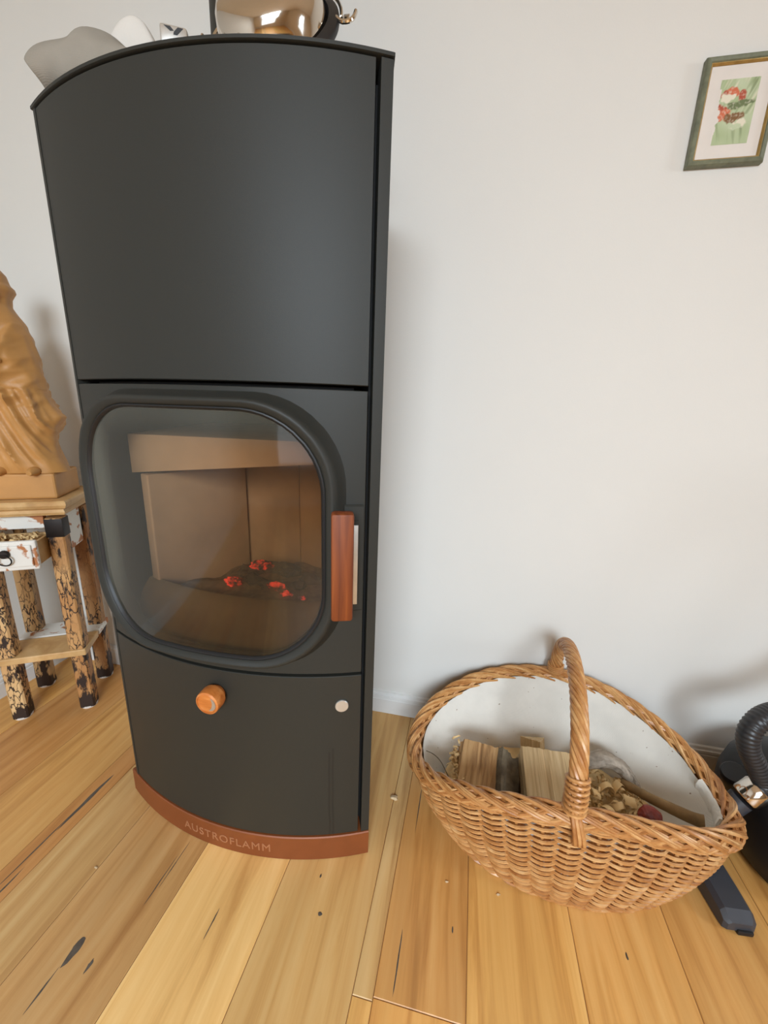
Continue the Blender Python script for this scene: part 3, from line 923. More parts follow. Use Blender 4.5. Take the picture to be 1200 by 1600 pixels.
def curls(name, N, place, size, mat, parent=None, seed=1):
    """loose curled ribbons of planed wood"""
    rnd = random.Random(seed); g = G()
    for _ in range(N):
        c, rmul = place(rnd); M = Matrix.Rotation(rnd.uniform(0, 6.28), 3, 'Z') @ Matrix.Rotation(rnd.uniform(-1.2, 1.2), 3, 'X')
        r0 = size * rnd.uniform(.5, 1.2) * rmul; w = size * rnd.uniform(.25, .6) * rmul; turn = rnd.uniform(2.0, 7.5); n = 9; V = []
        for i in range(n):
            q = turn * i / (n - 1); r = r0 * (1 - .45 * i / (n - 1)); ax = size * .12 * q
            for s in (-.5, .5): V.append(M @ Vector((r * cos(q), ax + s * w, r * sin(q))) + c)
        g.add(V, [(2 * i, 2 * i + 1, 2 * i + 3, 2 * i + 2) for i in range(n - 1)])
    return g.mk(name, mat, parent)


o = curls('wood_shavings', 110, lambda r: (T(r.uniform(-.05, .044), dy + r.uniform(.01, .10), .585 + r.uniform(0, .03)), 1), .011, m_shav, None, 3)
tag(o, 'pale curled wood shavings heaped in the open drawer', 'wood shavings', kind='stuff')

# ------------------------------------------------------------------ carved statue
stat = empty('carved_statue', T(0, 0, .7205), 'carved wooden statue of a robed, hooded figure on the side table', 'statue')
ZB = .7205
G().box(T(.005, -.003, ZB + .037), (.205, .165, .074), RT, .006).mk('pedestal', m_carved, stat, smooth=False)
ctr = Vector((-1.272, .905, 0))
fa = Vector((.35, -.94, 0)).normalized(); fs = Vector((.94, .35, 0)).normalized()   # facing and its right-hand side in the picture
# z, centre shift along side, half width left, half width right, half depth, fold amount
prof = [(.795, .02, .080, .104, .060, .0), (.815, .02, .092, .098, .066, .4), (.835, .02, .096, .088, .070, .8), (.87, .015, .098, .088, .072, 1), (.90, .012, .098, .096, .072, 1), (.925, .010, .096, .110, .072, 1),
        (.945, .008, .096, .128, .072, 1), (.955, .008, .096, .130, .072, 1), (.975, .006, .096, .116, .072, 1), (1.01, .006, .096, .096, .072, 1), (1.05, .006, .098, .090, .072, 1), (1.09, .008, .096, .086, .070, .9), (1.13, .010, .090, .080, .066, .8), (1.17, .012, .080, .070, .060, .6),
        (1.20, .016, .064, .056, .054, .4), (1.222, .018, .048, .040, .048, .25), (1.243, .020, .034, .026, .042, .15), (1.262, .020, .036, .028, .043, .1), (1.271, .020, .038, .033, .047, .1), (1.280, .020, .041, .040, .050, .1), (1.289, .020, .040, .038, .049, .1), (1.297, .019, .037, .031, .044, .08), (1.32, .016, .032, .030, .038, .05), (1.334, .015, .020, .021, .024, 0), (1.340, .015, .006, .006, .008, 0)]
zs_ = [p[0] for p in prof]


def prof_at(z):
    for i in range(len(prof) - 1):
        if prof[i][0] <= z <= prof[i + 1][0]:
            k = (z - prof[i][0]) / (prof[i + 1][0] - prof[i][0])
            return [a + (b - a) * k for a, b in zip(prof[i], prof[i + 1])]
    return prof[-1]


NS = 150; rings = []
zz = [.795 + (1.340 - .795) * i / 160 for i in range(161)]


def ridge(x):
    x = x - math.floor(x); return 1 - abs(2 * x - 1)


def drape(sm, z, q):
    """carved drapery relief in metres at side offset sm and height z"""
    wx = .35 * nz(sm * 9, z * 5, 1.7); h = 0.0
    if z < 1.03:        # skirt: long folds running down to the right, fanning out
        ph = sm * 17 + (z - .80) * 5.5 + wx * 1.3
        h += .015 * (ridge(ph) ** 1.8 - .42) + .007 * (ridge(ph * 2.3 + z * 4) ** 2 - .35)
    if z > .98:         # cloak over the chest: swags
        ph = z * 15 - sm * sm * 120 - sm * 6 + wx
        h += (.008 * (ridge(ph) ** 1.6 - .38) + .003 * (ridge(ph * 2.1 + sm * 25) ** 2 - .33)) * (1 if z < 1.2 else .4)
    return h
for z in zz:
    _, sh, wl, wr, dp, fo_ = prof_at(z); R = []
    for k in range(NS):
        q = 2 * pi * k / NS; sx, cy2 = cos(q), sin(q)       # sx along side, cy2 along facing
        w = wr if sx > 0 else wl
        rr = 1 + .05 * nz(sx * 3, cy2 * 3, z * 20)
        nrm = (fs * sx * dp + fa * cy2 * w).normalized()
        p = ctr + fs * (sh + w * sx * rr) + fa * (dp * cy2 * rr) + nrm * (drape(sx * w, z, q) * fo_ * (1 - .75 * sx ** 6))
        # arms folded before the chest, under the cloak
        if cy2 > 0:
            ar = math.exp(-((z - 1.10 - .25 * (sx * w)) / .022) ** 2) * .020 * min(1, (1 - abs(sx)) * 3)
            ed = math.exp(-(((sx * w) - .045 + .28 * (1.15 - z)) / .010) ** 2) * .012 * (1 if 0.90 < z < 1.2 else 0)
            # recess of the face below the hood
            fc_ = -math.exp(-((z - 1.268) / .024) ** 2 - ((sx * w) / .024) ** 2) * .014
            p += fa * (ar + ed + fc_)
        R.append(p + Vector((0, 0, z)))
    rings.append(R)
V, F = loft(rings)
fig = mk('robed_figure', V, F, m_carved, stat, angle=75)
hc_ = ctr + fs * .020 + fa * .028 + Vector((0, 0, 1.268))
bm = bmesh.new(); bmesh.ops.create_uvsphere(bm, u_segments=28, v_segments=20, radius=1)
V = []
for v in bm.verts:
    p = v.co; x, f_, z = p.x * .026, p.y * .024, p.z * .034
    if p.y > 0:
        f_ += .011 * math.exp(-(x / .005) ** 2 - ((z + .003) / .009) ** 2) - .004 * (math.exp(-((x - .010) / .005) ** 2 - ((z - .006) / .004) ** 2) + math.exp(-((x + .010) / .005) ** 2 - ((z - .006) / .004) ** 2))
        f_ += .003 * math.exp(-(x / .008) ** 2 - ((z + .016) / .003) ** 2)
    V.append(hc_ + fs * x + fa * f_ + Vector((0, 0, z)))
bm.verts.index_update(); F = [tuple(q.index for q in f.verts) for f in bm.faces]; bm.free()
mk('carved_face', V, F, m_carved, stat)
for s in (-.03, .050):
    q0 = ctr + fs * (.02 + s) + fa * .045 + Vector((0, 0, .803))
    G().tube(catmull([q0, q0 + fa * .02, q0 + fa * .036 + Vector((0, 0, -.003))], 4), [.012, .013, .0135, .013, .012, .011, .010, .009, .007], 10).mk('foot', m_carved, stat)
# hands clasped before the chest
for s in (-1, 1):
    hb = ctr + fs * (.012 + s * .016) + fa * .088 + Vector((0, 0, 1.10))
    g = G()
    g.tube(catmull([hb - fa * .02 + fs * s * .018, hb - fa * .006 + fs * s * .006, hb + Vector((0, 0, .004))], 4), [.010, .0105, .011, .011, .0115, .011, .0105, .010, .008], 10)
    for k in range(4):
        b = hb + Vector((0, 0, .008 - .005 * k)) + fa * .002
        g.tube(catmull([b, b - fs * s * .010 + fa * .006, b - fs * s * (.019 - .002 * abs(k - 1.2)) + fa * .002], 3), .003, 6)
    g.tube(catmull([hb + Vector((0, 0, .008)), hb + Vector((0, 0, .016)) + fa * .004, hb - fs * s * .006 + Vector((0, 0, .020))], 3), .0032, 6)
    g.mk('hand', m_carved, stat)

# ------------------------------------------------------------------ basket
BCx, BCy, BA, BB, BPHI, BZ0, BZS, BN, BTL = .302, .855, .357, .2199, -.0188, .2609, -.1069, 2.24, .0129
basket = empty('wicker_basket', (BCx, BCy - .03, 0), 'oval wicker log basket with twisted hoop handle and pale cloth lining', 'basket')


def sgn(x): return 1 if x >= 0 else -1


def rim(th, k=1.0, dz=0.0):
    """rim line; k scales the outline about its centre"""
    c, s = cos(th), sin(th)
    uu = sgn(c) * abs(c) ** (2 / BN); vv = sgn(s) * abs(s) ** (2 / BN)
    return Vector((BCx + BA * uu * cos(BPHI) * k - BB * vv * sin(BPHI) * k, BCy + BA * uu * sin(BPHI) * k + BB * vv * cos(BPHI) * k, BZ0 + BZS * uu * uu + BTL * uu + dz))


def base(th, k=1.0):
    c, s = cos(th), sin(th)
    uu = sgn(c) * abs(c) ** (2 / 2.1); vv = sgn(s) * abs(s) ** (2 / 2.1)
    return Vector((.302 + .262 * uu * k, .818 + .162 * vv * k, .006))


def wallp(th, u, off=0.0):
    """basket side at height fraction u, pushed outwards by off"""
    a = base(th); b = rim(th); z = a.z + (b.z - a.z) * u
    k = u ** .85
    p = a.lerp(b, k); bulge = .012 * sin(pi * u)
    cxy = Vector((.302, .83, 0)); d = Vector((p.x, p.y, 0)) - cxy; d.normalize()
    n_ = Vector((d.x * .55, d.y, 0)).normalized()
    p = p + n_ * (bulge + off)
    return Vector((p.x, p.y, z))


# even spacing of the stakes round the oval
NT = 720
thv = [2 * pi * i / NT for i in range(NT + 1)]; acc = [0]
for i in range(NT): acc.append(acc[-1] + (wallp(thv[i + 1], .5) - wallp(thv[i], .5)).length)


def th_at(f):
    f = (f % 1.0) * acc[-1]
    lo, hi = 0, NT
    while hi - lo > 1:
        mid = (lo + hi) // 2
        if acc[mid] <= f: lo = mid
        else: hi = mid
    return thv[lo] + (thv[lo + 1] - thv[lo]) * (f - acc[lo]) / max(1e-9, acc[lo + 1] - acc[lo])


NST = 38
SEG = 228
ths = [th_at(i / SEG) for i in range(SEG)]
ROWS = 34
for r in range(ROWS):
    u = .015 + .955 * r / (ROWS - 1)
    pts = []
    for i in range(SEG):
        w = cos(pi * NST * i / SEG + (pi if r % 2 else 0))
        w = sgn(w) * abs(w) ** .7
        zoff = .0012 * nz(i * .08, r * 3.7)
        p = wallp(ths[i], u, .0072 * w); p.z += zoff
        pts.append(p)
    G().tube(pts, .0033, 6, True).mk('weaver_rod', m_wick, basket)
for k in range(NST):
    th = th_at(k / NST)
    G().tube([wallp(th, q / 8, 0) for q in range(9)], .0038, 6).mk('stake', m_wick, basket)
# foot hoop, a two-rod twist
for s in (0, pi):
    G().tube([base(ths[i], 1.012) + Vector((0, 0, .002)) + Vector((.0035 * cos(i * .5 + s), .0035 * cos(i * .5 + s), .0035 * sin(i * .5 + s))) for i in range(SEG)], .0042, 6, True).mk('foot_hoop', m_wick, basket)
G().add([base(ths[i], .985) + Vector((0, 0, dz)) for dz in (0, .006) for i in range(SEG)], [tuple(range(SEG - 1, -1, -1)), tuple(range(SEG, 2 * SEG))] + [(i, (i + 1) % SEG, SEG + (i + 1) % SEG, SEG + i) for i in range(SEG)]).mk('basket_floor', m_wick, basket)


# braided border: each rod rises inside, crosses over the rim and dips outside further on
def rimframe(th):
    p = rim(th); q = rim(th + .01); t_ = (q - p).normalized()
    n_ = t_.cross(Vector((0, 0, 1))).normalized()     # outwards
    b_ = n_.cross(t_).normalized()
    if b_.z < 0: b_ = -b_
    return p, n_, b_


NBR = 34
ths_r = []
acc2 = [0]
for i in range(NT): acc2.append(acc2[-1] + (rim(thv[i + 1]) - rim(thv[i])).length)


def thr(f):
    w = math.floor(f); f = (f - w) * acc2[-1]; lo, hi = 0, NT
    while hi - lo > 1:
        mid = (lo + hi) // 2
        if acc2[mid] <= f: lo = mid
        else: hi = mid
    return thv[lo] + (thv[lo + 1] - thv[lo]) * (f - acc2[lo]) / max(1e-9, acc2[lo + 1] - acc2[lo]) + 2 * pi * w


for k in range(NBR):
    for s in range(3):
        f0 = (k + s * .20) / NBR; span = 3.6 / NBR; pts = []
        for i in range(15):
            q = i / 14; p, n_, b_ = rimframe(thr(f0 + span * q))
            a = radians(215 - 250 * q)                    # inside bottom -> over -> outside bottom
            rx, rz = .0185, .0165 + .0015 * sin(q * pi)
            sink = -.0022 * s
            pts.append(p + n_ * (rx + sink) * cos(a) + b_ * ((rz + sink) * sin(a)))
        G().tube(pts, [.0022 + .0016 * sin(pi * min(1, .15 + i / 17)) for i in range(15)], 6).mk('rim_strand', m_wick, basket)
    for s in range(2):
        f0 = (k + .45 + s * .20) / NBR; span = 3.0 / NBR; pts = []
        for i in range(13):
            q = i / 12; p, n_, b_ = rimframe(thr(f0 + span * q))
            a = radians(-70 + 235 * q)                    # outside bottom -> over -> inside
            pts.append(p + n_ * .0165 * cos(a) + b_ * (.0142 * sin(a) - .002))
        G().tube(pts, .0034, 6).mk('rim_strand', m_wick, basket)
# core of the border
G().tube([rim(thv[i * 6]) for i in range(NT // 6)], .012, 8, True).mk('rim_core', m_wick, basket)

# hoop handle of twisted rods
hf, hb_ = rim(-pi / 2 - .055), rim(pi / 2 - .05)
mid = (hf + hb_) / 2; half = (hb_ - hf) / 2


def hp(q, rise=.192):
    """q 0..1 from the front rim over to the back rim"""
    a = pi * q
    return mid - half * cos(a) * (1 + .03 * sin(a)) + Vector((0, 0, rise * sin(a) ** .9))


NH = 9
hpts = [hp(i / 90) for i in range(91)]
L = [0]
for i in range(90): L.append(L[-1] + (hpts[i + 1] - hpts[i]).length)
for k in range(NH):
    pts = []
    for i in range(91):
        t_ = (hpts[min(90, i + 1)] - hpts[max(0, i - 1)]).normalized()
        u_ = Vector((1, 0, 0)); u_ = (u_ - t_ * u_.dot(t_)).normalized(); w_2 = t_.cross(u_)
        a = 2 * pi * k / NH - L[i] / .155 * 2 * pi
        pts.append(hpts[i] + (u_ * cos(a) + w_2 * sin(a)) * .0128)
    G().tube(pts, .0048, 7).mk('handle_strand', m_wick, basket)
G().tube(hpts, .0105, 8).mk('handle_core', m_wick, basket)
for q0, q1 in ((.015, .125), (.945, .985)):
    nturn = 7 if q0 < .1 else 4
    pts = []
    for i in range(nturn * 12 + 1):
        q = q0 + (q1 - q0) * i / (nturn * 12); p = hp(q); t_ = (hp(q + .004) - hp(q - .004)).normalized()
        u_ = Vector((1, 0, 0)); u_ = (u_ - t_ * u_.dot(t_)).normalized(); w_2 = t_.cross(u_); a = 2 * pi * i / 12
        pts.append(p + (u_ * cos(a) + w_2 * sin(a)) * .0195)
    G().tube(pts, .0036, 6).mk('handle_wrapping', m_wick, basket)
for s in (-1, 0, 1):
    p0 = hf + Vector((s * .006, -.016, .018)); 
    G().tube(catmull([p0 + Vector((0, .006, .02)), p0, hf + Vector((.004 + s * .007, -.0265, -.002)), hf + Vector((.010 + s * .008, -.028, -.030)), hf + Vector((.012 + s * .008, -.016, -.046))], 5), .0042, 6).mk('handle_tail', m_wick, basket)

# cloth lining
rings = []; NL = 120
for j in range(15):
    u = 1 - j / 14
    R = []
    for i in range(NL):
        th = 2 * pi * i / NL
        if j == 0: p = rim(th, .938, -.002)
        else:
            p = wallp(th, u * .93, -.017)
        wv = .004 * nz(th * 3.2 * 1.0, u * 3, 5) + .0025 * nz(cos(th) * 9, sin(th) * 9, u * 8)
        d = Vector((p.x - .302, p.y - .83, 0)).normalized()
        p = p - d * max(0, wv + .001)
        p.z = max(p.z, .020) + .0015 * nz(th * 6, 2, 2)
        R.append(p)
    rings.append(R)
for k in (.6, .25): rings.append([Vector((.302 + (p.x - .302) * k, .82 + (p.y - .82) * k, .020)) for p in rings[14]])
V, F = loft(rings, False); F.append(tuple((len(rings) - 1) * NL + i for i in range(NL)))
lo_ = mk('cloth_lining', V, F, m_liner, basket, angle=70, label='off-white linen lining flecked with wood crumbs')
# hem turned over the border at the right end
V = []; F = []
rings = []
for i in range(15):
    th = radians(-24 + 30 * i / 14); p, n_, b_ = rimframe(th)
    wv = .006 * nz(i * .9, 1); rings.append([p - n_ * (.017 + wv) + b_ * (z + wv) + n_ * d for z, d in ((.000, -.001), (.005, -.003), (.003, -.008 - wv), (-.012, -.011 - wv), (-.030 + .012 * nz(i * .6, 5), -.009), (-.03, -.005), (-.006, -.003))])
V, F = loft(rings); mk('folded_hem', V, F, m_liner, basket, angle=70)

# ---- what lies in the basket
# bed of shavings: a mound that everything lies on
V = []; F = []; nr, na = 14, 64


def bedz(x, y): return .062 + .014 * nz(x * 16, y * 16) + .008 * nz(x * 40, y * 40) + .02 * max(0, (.08 - x) / .1) - .03 * max(0, (x - .46) / .15)


for j in range(nr + 1):
    for i in range(na):
        th = 2 * pi * i / na; p = wallp(th, .26, -.030); k = j / nr
        x, y = .302 + (p.x - .302) * k, .82 + (p.y - .82) * k
        V.append(Vector((x, y, bedz(x, y))))
for j in range(nr):
    for i in range(na): F.append((j * na + i, j * na + (i + 1) % na, (j + 1) * na + (i + 1) % na, (j + 1) * na + i))
tag(mk('wood_chip_bed', V, F, m_shav), 'bed of pale wood chips filling the basket bottom', 'wood chips', kind='stuff')


def place(r):
    if r.random() < .3:
        x, y, z = r.uniform(.045, .085), r.uniform(.76, .90), r.uniform(.09, .135)
    elif r.random() < .75:
        x, y, z = r.uniform(.37, .50), r.uniform(.74, .90), r.uniform(.075, .115)
    else:
        x, y, z = r.uniform(.10, .50), r.uniform(.72, .92), .085
    return Vector((x, y, z)), 1


o = curls('loose_shavings', 260, place, .012, m_shav, None, 9)
tag(o, 'loose curled wood shavings lying around the logs in the basket', 'wood shavings', kind='stuff')


def logmesh(length, sect, nseg, seed, amp, ridges=0.0):
    """split log along local Y from a cross-section polygon (x, z)"""
    rings = []; n = len(sect)
    for i in range(nseg + 1):
        y = length * (i / nseg - .5); R = []
        for k, (x, z) in enumerate(sect):
            rg = ridges * sin(k * 2.4 + nz(k * 3.3, seed) * 3)
            d = Vector((x, 0, z)).normalized()
            R.append(Vector((x, y, z)) + d * (rg + amp * nz(k * .9 + seed, y * 14, seed)) + Vector((0, amp * nz(k, seed, 7) * (1 if i in (0, nseg) else 0), 0)))
        rings.append(R)
    return loft(rings)


def poly_sub(P, n):
    out = []
    for i in range(len(P)):
        a, b = P[i], P[(i + 1) % len(P)]
        for k in range(n): out.append((a[0] + (b[0] - a[0]) * k / n, a[1] + (b[1] - a[1]) * k / n))
    return out


def place_log(name, label, cat, c, M, length, sect, mat, seed, amp, ridges, bark=None, group=None):
    root = empty(name, c, label, cat, group)
    root.rotation_euler = M.to_euler()
    V, F = logmesh(length, poly_sub(sect, 14), 10, seed, amp, ridges)
    mk('split_wood', V, F, mat, None, angle=35).parent = root
    if bark:
        V, F = logmesh(length * .985, poly_sub(bark, 8), 16, seed + 3, amp * 2.2, 0)
        mk('bark', V, F, m_bark, None, angle=35, label='rough grey bark').parent = root
    return root


Mx = lambda a: Matrix.Rotation(radians(a), 3, 'X'); My = lambda a: Matrix.Rotation(radians(a), 3, 'Y'); Mz = lambda a: Matrix.Rotation(radians(a), 3, 'Z')
place_log('firewood_log', 'split firewood log with a strip of dark bark, left of the ribbed one', 'log', (.128, .798, .102), Mz(-8) @ Mx(22) @ My(10), .17,
          [(-.070, -.050), (.060, -.050), (.070, .005), (.020, .046), (-.068, .026)], m_splitg, 1.7, .005, .0012, bark=[(.016, .046), (.066, .008), (.074, -.045), (.084, -.035), (.080, .018), (.026, .060)])
place_log('firewood_log', 'square pale split log with ribbed grain, behind the twisted handle', 'log', (.276, .800, .115), Mz(2) @ Mx(24), .170,
          [(-.056, -.05), (.062, -.05), (.064, .046), (-.058, .046)], m_split, 5.2, .002, .0026)
place_log('firewood_wedge', 'small light wood wedge poking up behind the ribbed log', 'wood wedge', (.278, .925, .078), Mz(8) @ Mx(60), .12,
          [(-.035, -.02), (.032, -.02), (.004, .028)], m_split, 8.1, .003, .0008)
# grey fibrous bark strip
root = empty('bark_strip', (.43, .90, .10), 'shaggy grey fibrous bark strip lying right of the handle', 'bark')
V = []; F = []
cl = catmull([(.372, .905, .118), (.40, .912, .132), (.435, .918, .140), (.470, .912, .134), (.494, .895, .118), (.503, .872, .098)], 5)
rings = []
for i, p in enumerate(cl):
    q = i / (len(cl) - 1); w = .010 + .030 * sin(pi * min(1, q * .9 + .1)) ** .8
    if q > .8: w *= .6
    t_ = (cl[min(i + 1, len(cl) - 1)] - cl[max(0, i - 1)]).normalized(); s_ = t_.cross(Vector((0, .5, .87))).normalized(); n_ = s_.cross(t_)
    R = []
    for k in range(16):
        a = 2 * pi * k / 16; rr = 1 + .25 * nz(k * 1.7, i * .4, 3)
        R.append(p + s_ * w * cos(a) * rr + n_ * w * .45 * sin(a) * rr)
    rings.append(R)
V, F = loft(rings); mk('bark_body', V, F, m_fur, root)
g = G(); rnd = random.Random(5)
for _ in range(160):
    i = rnd.randrange(1, len(cl) - 1); p = cl[i]; t_ = (cl[i + 1] - cl[i - 1]).normalized()
    s_ = t_.cross(Vector((0, .5, .87))).normalized(); n_ = s_.cross(t_)
    if n_.z < 0: n_ = -n_
    q = p + s_ * rnd.uniform(-.020, .020) + n_ * .009
    g.tube([q, q + t_ * .010 + n_ * .003, q + t_ * .022 + s_ * rnd.uniform(-.006, .006)], [.0012, .0010, .0003], 4)
tag(g.mk('bark_fibres', m_fur, root), kind='stuff')
# branch
bp = catmull([(.470, .880, .118), (.505, .848, .124), (.545, .824, .128), (.585, .802, .133), (.606, .793, .137)], 6)
V, F = tubevf(bp, [.0095 + .005 * (i / len(bp)) + .0014 * nz(i * .9, 4) for i in range(len(bp))], 10)
tag(mk('branch', V, F, m_stick), 'thick brown branch leaning in the right end of the basket', 'branch')
# curled chips, each one countable
rnd = random.Random(12)
chip_at = [(.395, .835, .105, .020), (.425, .850, .112, .024), (.415, .800, .100, .020), (.455, .862, .108, .026), (.440, .815, .105, .022), (.468, .820, .112, .026), (.398, .775, .098, .018), (.428, .770, .098, .020), (.490, .838, .100, .020), (.455, .775, .098, .020), (.385, .868, .102, .018), (.480, .780, .098, .022)]
for i, (x, y, z, r) in enumerate(chip_at):
    M = Mz(rnd.uniform(0, 180)) @ Mx(rnd.uniform(-40, 40)); w = r * rnd.uniform(.8, 1.3); turn = rnd.uniform(2.4, 4.6); V = []; n = 14
    for k in range(n):
        q = turn * k / (n - 1); rr = r * (1 - .35 * k / (n - 1)) * (1 + .1 * nz(k, i))
        for d in (0, .0014):
            for s in (-.5, 0, .5): V.append(M @ Vector(((rr + d) * cos(q), s * w + .15 * w * sin(q * 2), (rr + d) * sin(q))) * .75 + Vector((x, y, z)))
    F = []
    for k in range(n - 1):
        a, b = k * 6, (k + 1) * 6
        F += [(a, a + 1, b + 1, b), (a + 1, a + 2, b + 2, b + 1), (a + 4, a + 3, b + 3, b + 4), (a + 5, a + 4, b + 4, b + 5), (a + 3, a, b, b + 3), (a + 2, a + 5, b + 5, b + 2)]
    F += [(0, 3, 4, 1), (1, 4, 5, 2), ((n - 1) * 6 + 1, (n - 1) * 6 + 4, (n - 1) * 6 + 3, (n - 1) * 6), ((n - 1) * 6 + 2, (n - 1) * 6 + 5, (n - 1) * 6 + 4, (n - 1) * 6 + 1)]
    tag(mk('curled_chip', V, F, m_shav), 'large curled wood chip in the heap between handle and branch', 'wood chip', 'curled chips in the basket')
tag(rock('dried_fruit', (.497, .792, .124), .021, m_red, 4.4, (1.2, 1, .85), rough=.25, sub=3), 'dark red lump among the wood chips beside the branch', 'lump')

tag(mk('twig', *tubevf(catmull([(-.022, .842, .134), (.000, .842, .126), (.020, .834, .114), (.040, .806, .104)], 6), .0012, 6), m_bark), 'thin dark curved twig on the cloth at the left end of the basket', 'twig')

# ------------------------------------------------------------------ vacuum cleaner
vac = empty('vacuum_cleaner', (.95, .88, 0), 'black vacuum cleaner with ribbed hose behind the basket by the wall', 'vacuum cleaner')
rings = []
for z, k in ((.004, .90), (.02, .98), (.06, 1.0), (.13, 1.0), (.18, .95), (.215, .80), (.23, .5)):
    R = []
    for i in range(40):
        q = 2 * pi * i / 40
        R.append(Vector((.92 + .190 * k * sgn(cos(q)) * abs(cos(q)) ** .6, .885 + .165 * k * sgn(sin(q)) * abs(sin(q)) ** .6, z)))
    rings.append(R)
V, F = loft(rings); mk('body', V, F, m_vacb, vac)
# floor nozzle
na_, nb_ = Vector((.638, .686, 0)), Vector((.628, .800, 0)); ax = (nb_ - na_).normalized(); sx = Vector((ax.y, -ax.x, 0))
rings = []
for y, w, h, z0 in ((-.006, .025, .020, .006), (.0, .031, .026, .003), (.012, .032, .036, .003), (.05, .033, .040, .003), (.10, .034, .042, .003), (.14, .033, .044, .003), (.155, .028, .040, .006)):
    p = na_ + ax * y; R = []
    for a, b in ((-1, 0), (-1, .75), (-.75, 1), (.75, 1), (1, .75), (1, 0)): R.append(p + sx * a * w + Vector((0, 0, z0 + b * h)))
    rings.append(R)
V, F = loft(rings); noz = mk('floor_nozzle', V, F, m_vac, vac, angle=25, label='dark grey floor nozzle')
G().box(na_ + ax * -.004 + Vector((.008, 0, .006)), (.030, .012, .010), Matrix((sx, ax, Vector((0, 0, 1)))).transposed(), .002).mk('nozzle_lip', m_vacb, noz)
tb = catmull([(.628, .832, .030), (.640, .835, .075), (.668, .838, .125), (.700, .842, .170)], 6)
V, F = tubevf(tb, [.024] * 8 + [.023] * (len(tb) - 8), 16); mk('elbow_tube', V, F, m_vac, vac)
mr = [Vector((.706, .843, .176)), Vector((.730, .846, .207))]
V, F = tubevf([mr[0], mr[0].lerp(mr[1], .1), mr[0].lerp(mr[1], .9), mr[1]], [.026, .028, .028, .026], 20); mk('steel_collar', V, F, m_chrome, vac, label='polished steel collar')
hp_ = catmull([(.728, .845, .204), (.733, .848, .222), (.712, .850, .262), (.690, .852, .300), (.684, .856, .335), (.697, .864, .362), (.728, .880, .376), (.785, .90, .385), (.87, .88, .46), (.95, .85, .58), (.98, .85, .70), (1.03, .85, .85), (1.127, .85, .98), (1.20, .85, .995), (1.264, .85, .95), (1.24, .85, .78), (1.15, .86, .5), (1.05, .88, .22)], 22)
cum = [0.0]
for i in range(1, len(hp_)): cum.append(cum[-1] + (hp_[i] - hp_[i - 1]).length)
P = []; Rr = []; Lh = cum[-1]; step = .0021; j = 0
for i in range(int(Lh / step)):
    d = i * step
    while cum[j + 1] < d: j += 1
    k = (d - cum[j]) / (cum[j + 1] - cum[j]); P.append(hp_[j].lerp(hp_[j + 1], k)); Rr.append((.0222, .0220, .0206, .0206)[i % 4])
V, F = tubevf(P, Rr, 18); mk('ribbed_hose', V, F, m_hose, vac, label='ribbed black hose', angle=80)
V, F = tubevf(catmull([(.79, .925, .07), (.755, .915, .12), (.732, .91, .160), (.718, .905, .185)], 4), [.028] * 4 + [.031] * 6 + [.030, .028, .024], 18); mk('wand_holder', V, F, m_vacb, vac)

# ------------------------------------------------------------------ framed picture
FX0, FX1, FZ0, FZ1 = .4285, .5720, 1.536, 1.724
pic = empty('framed_picture', ((FX0 + FX1) / 2, Y1, (FZ0 + FZ1) / 2), 'small flower picture in a green and gold frame on the wall', 'picture')


def frame_ring(prof):
    V = []; F = []
    for ins, d in prof:
        V += [Vector((FX0 + ins, Y1 - d, FZ0 + ins)), Vector((FX1 - ins, Y1 - d, FZ0 + ins)), Vector((FX1 - ins, Y1 - d, FZ1 - ins)), Vector((FX0 + ins, Y1 - d, FZ1 - ins))]
    for r in range(len(prof) - 1):
        for i in range(4): F.append((r * 4 + i, r * 4 + (i + 1) % 4, r * 4 + 4 + (i + 1) % 4, r * 4 + 4 + i))
    return V, F


mk('frame', *frame_ring([(0, .0005), (0, .011), (.002, .015), (.005, .0165), (.009, .015), (.0105, .013)]), m_green, pic, angle=20)
mk('gold_slip', *frame_ring([(.0103, .0128), (.0115, .0125), (.0135, .0100), (.0145, .0085)]), m_gold, pic, angle=20)
G().box(((FX0 + FX1) / 2, Y1 - .0045, (FZ0 + FZ1) / 2), (FX1 - FX0 - .020, .007, FZ1 - FZ0 - .020)).mk('mount', m_mount, pic, smooth=False)
# painted sheet: colours of the painting kept per corner of a fine mesh
W_, H_ = .070, .112; px0, pz0 = (FX0 + FX1) / 2 - W_ / 2, (FZ0 + FZ1) / 2 - H_ / 2
NX, NY = 70, 112; V = []; F = []
for j in range(NY + 1):
    for i in range(NX + 1): V.append(Vector((px0 + W_ * i / NX, Y1 - .0082, pz0 + H_ * j / NY)))
for j in range(NY):
    for i in range(NX): a = j * (NX + 1) + i; F.append((a, a + 1, a + NX + 2, a + NX + 1))
Mp = Mat('flower_painting', 0.85); at = Mp.n('ShaderNodeVertexColor'); at.layer_name = 'paint'; Mp.col(at.outputs['Color'])
pt = mk('painting', V, F, Mp.m, pic, smooth=False, label='red flowers among green leaves')
ca_ = pt.data.color_attributes.new('paint', 'FLOAT_COLOR', 'POINT')
RED, ORG, GRN, LGR, DGR, CRM, BRN = (srgb(176, 84, 62), srgb(206, 110, 78), srgb(168, 182, 140), srgb(192, 202, 168), srgb(110, 122, 84), srgb(226, 218, 196), srgb(128, 92, 58))


def mixc(a, b, k): return tuple(x + (y - x) * k for x, y in zip(a[:3], b[:3])) + (1,)


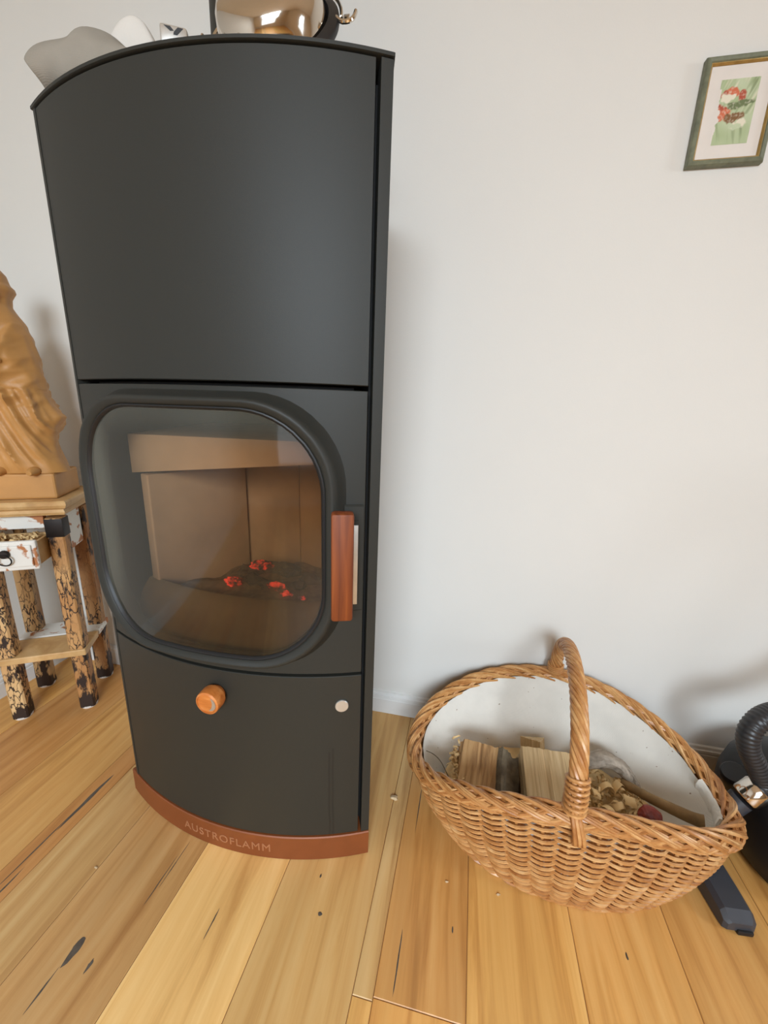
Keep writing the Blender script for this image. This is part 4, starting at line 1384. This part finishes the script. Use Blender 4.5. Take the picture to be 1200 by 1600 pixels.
blobs = [(.16, .78, .07, .06, RED), (.36, .80, .13, .07, ORG), (.62, .74, .10, .06, RED), (.25, .72, .14, .05, CRM), (.13, .50, .12, .10, RED), (.20, .46, .16, .08, ORG), (.42, .41, .16, .06, BRN), (.62, .43, .14, .05, BRN), (.70, .32, .14, .05, CRM), (.60, .27, .12, .04, LGR), (.74, .64, .16, .03, DGR), (.50, .60, .2, .04, DGR)]
for j in range(NY + 1):
    for i in range(NX + 1):
        u, v = i / NX, j / NY
        c = mixc(GRN, LGR, .5 + .9 * nz(u * 3, v * 4, 1))
        sv = nz((u - v * .7) * 13, (u + v) * 2, 4)
        if v > .45: c = mixc(c, CRM if sv > 0 else DGR, min(.8, max(0, abs(sv) * 2.0 - .25)) * (.5 + .5 * (v - .3)))
        else: c = mixc(c, DGR, max(0, nz((u * 1.3 + v * .5) * 9, v * 2, 8) * 1.4 - .2))
        for bx, by, rx, ry, col in blobs:
            d = ((u - bx) / rx / 1.45) ** 2 + ((v - by) / ry / 1.4) ** 2 + .8 * nz(u * 11, v * 15, bx * 9)
            if d < 1: c = mixc(c, mixc(col, CRM, max(0, nz(u * 22, v * 26, by * 7)) * .8), min(1, (1 - d) * 2.5))
        ed = u - .05 - .10 * (v < .55) * (v > .2) * (nz(v * 9, 3) + .3) - .03 * nz(v * 14, 6)
        if ed < 0 and v < .86: c = srgb(224, 216, 208)
        ca_.data[j * (NX + 1) + i].color = c

# ------------------------------------------------------------------ marks and crumbs on the floor
def board_mark(cx, cy, l, w, seed, ang=88):
    """a knot or a filled split, l long and w wide"""
    a = radians(ang); P = []
    for i in range(18):
        q = 2 * pi * i / 18; k = 1 + .5 * nz(cos(q) * 1.5 + seed, sin(q) * 1.5, seed)
        x, y = l / 2 * sgn(cos(q)) * abs(cos(q)) ** 1.6 * k, w / 2 * sin(q) * k
        P.append((cx + x * cos(a) - y * sin(a), cy + x * sin(a) + y * cos(a)))
    patch(P)


for q in ((-.872, .625, .15, .009, 1), (-.880, .50, .20, .0035, 2), (-.868, .42, .10, .004, 3), (-.633, .378, .055, .013, 4), (-.640, .320, .06, .003, 5), (-.588, .366, .020, .006, 6), (-.203, .527, .008, .009, 7), (-.225, .590, .008, .004, 8),
          (-.552, .545, .09, .002, 9), (-.560, .500, .10, .002, 10), (-.408, .47, .05, .0025, 11), (.397, .592, .014, .004, 12), (.065, .560, .014, .003, 13), (-.035, .49, .10, .003, 14), (-.028, .80, .12, .0025, 15)):
    board_mark(*q)
for i, (x, y, r, lb) in enumerate(((-.095, .800, .008, 'pale bark crumb on the floor between stove and basket'), (-.715, .497, .003, 'tiny white crumb on the boards before the stove, left'), (.160, .640, .003, 'tiny pale crumb on the floor before the basket'), (.050, .640, .0025, 'tiny crumb on the orange board left of the basket front'))):
    tag(rock('crumb', (x, y, r * .45), r, m_crumb, i * 2.2, (1.3, .7, .5), rough=.6, sub=2), lb, 'crumb')
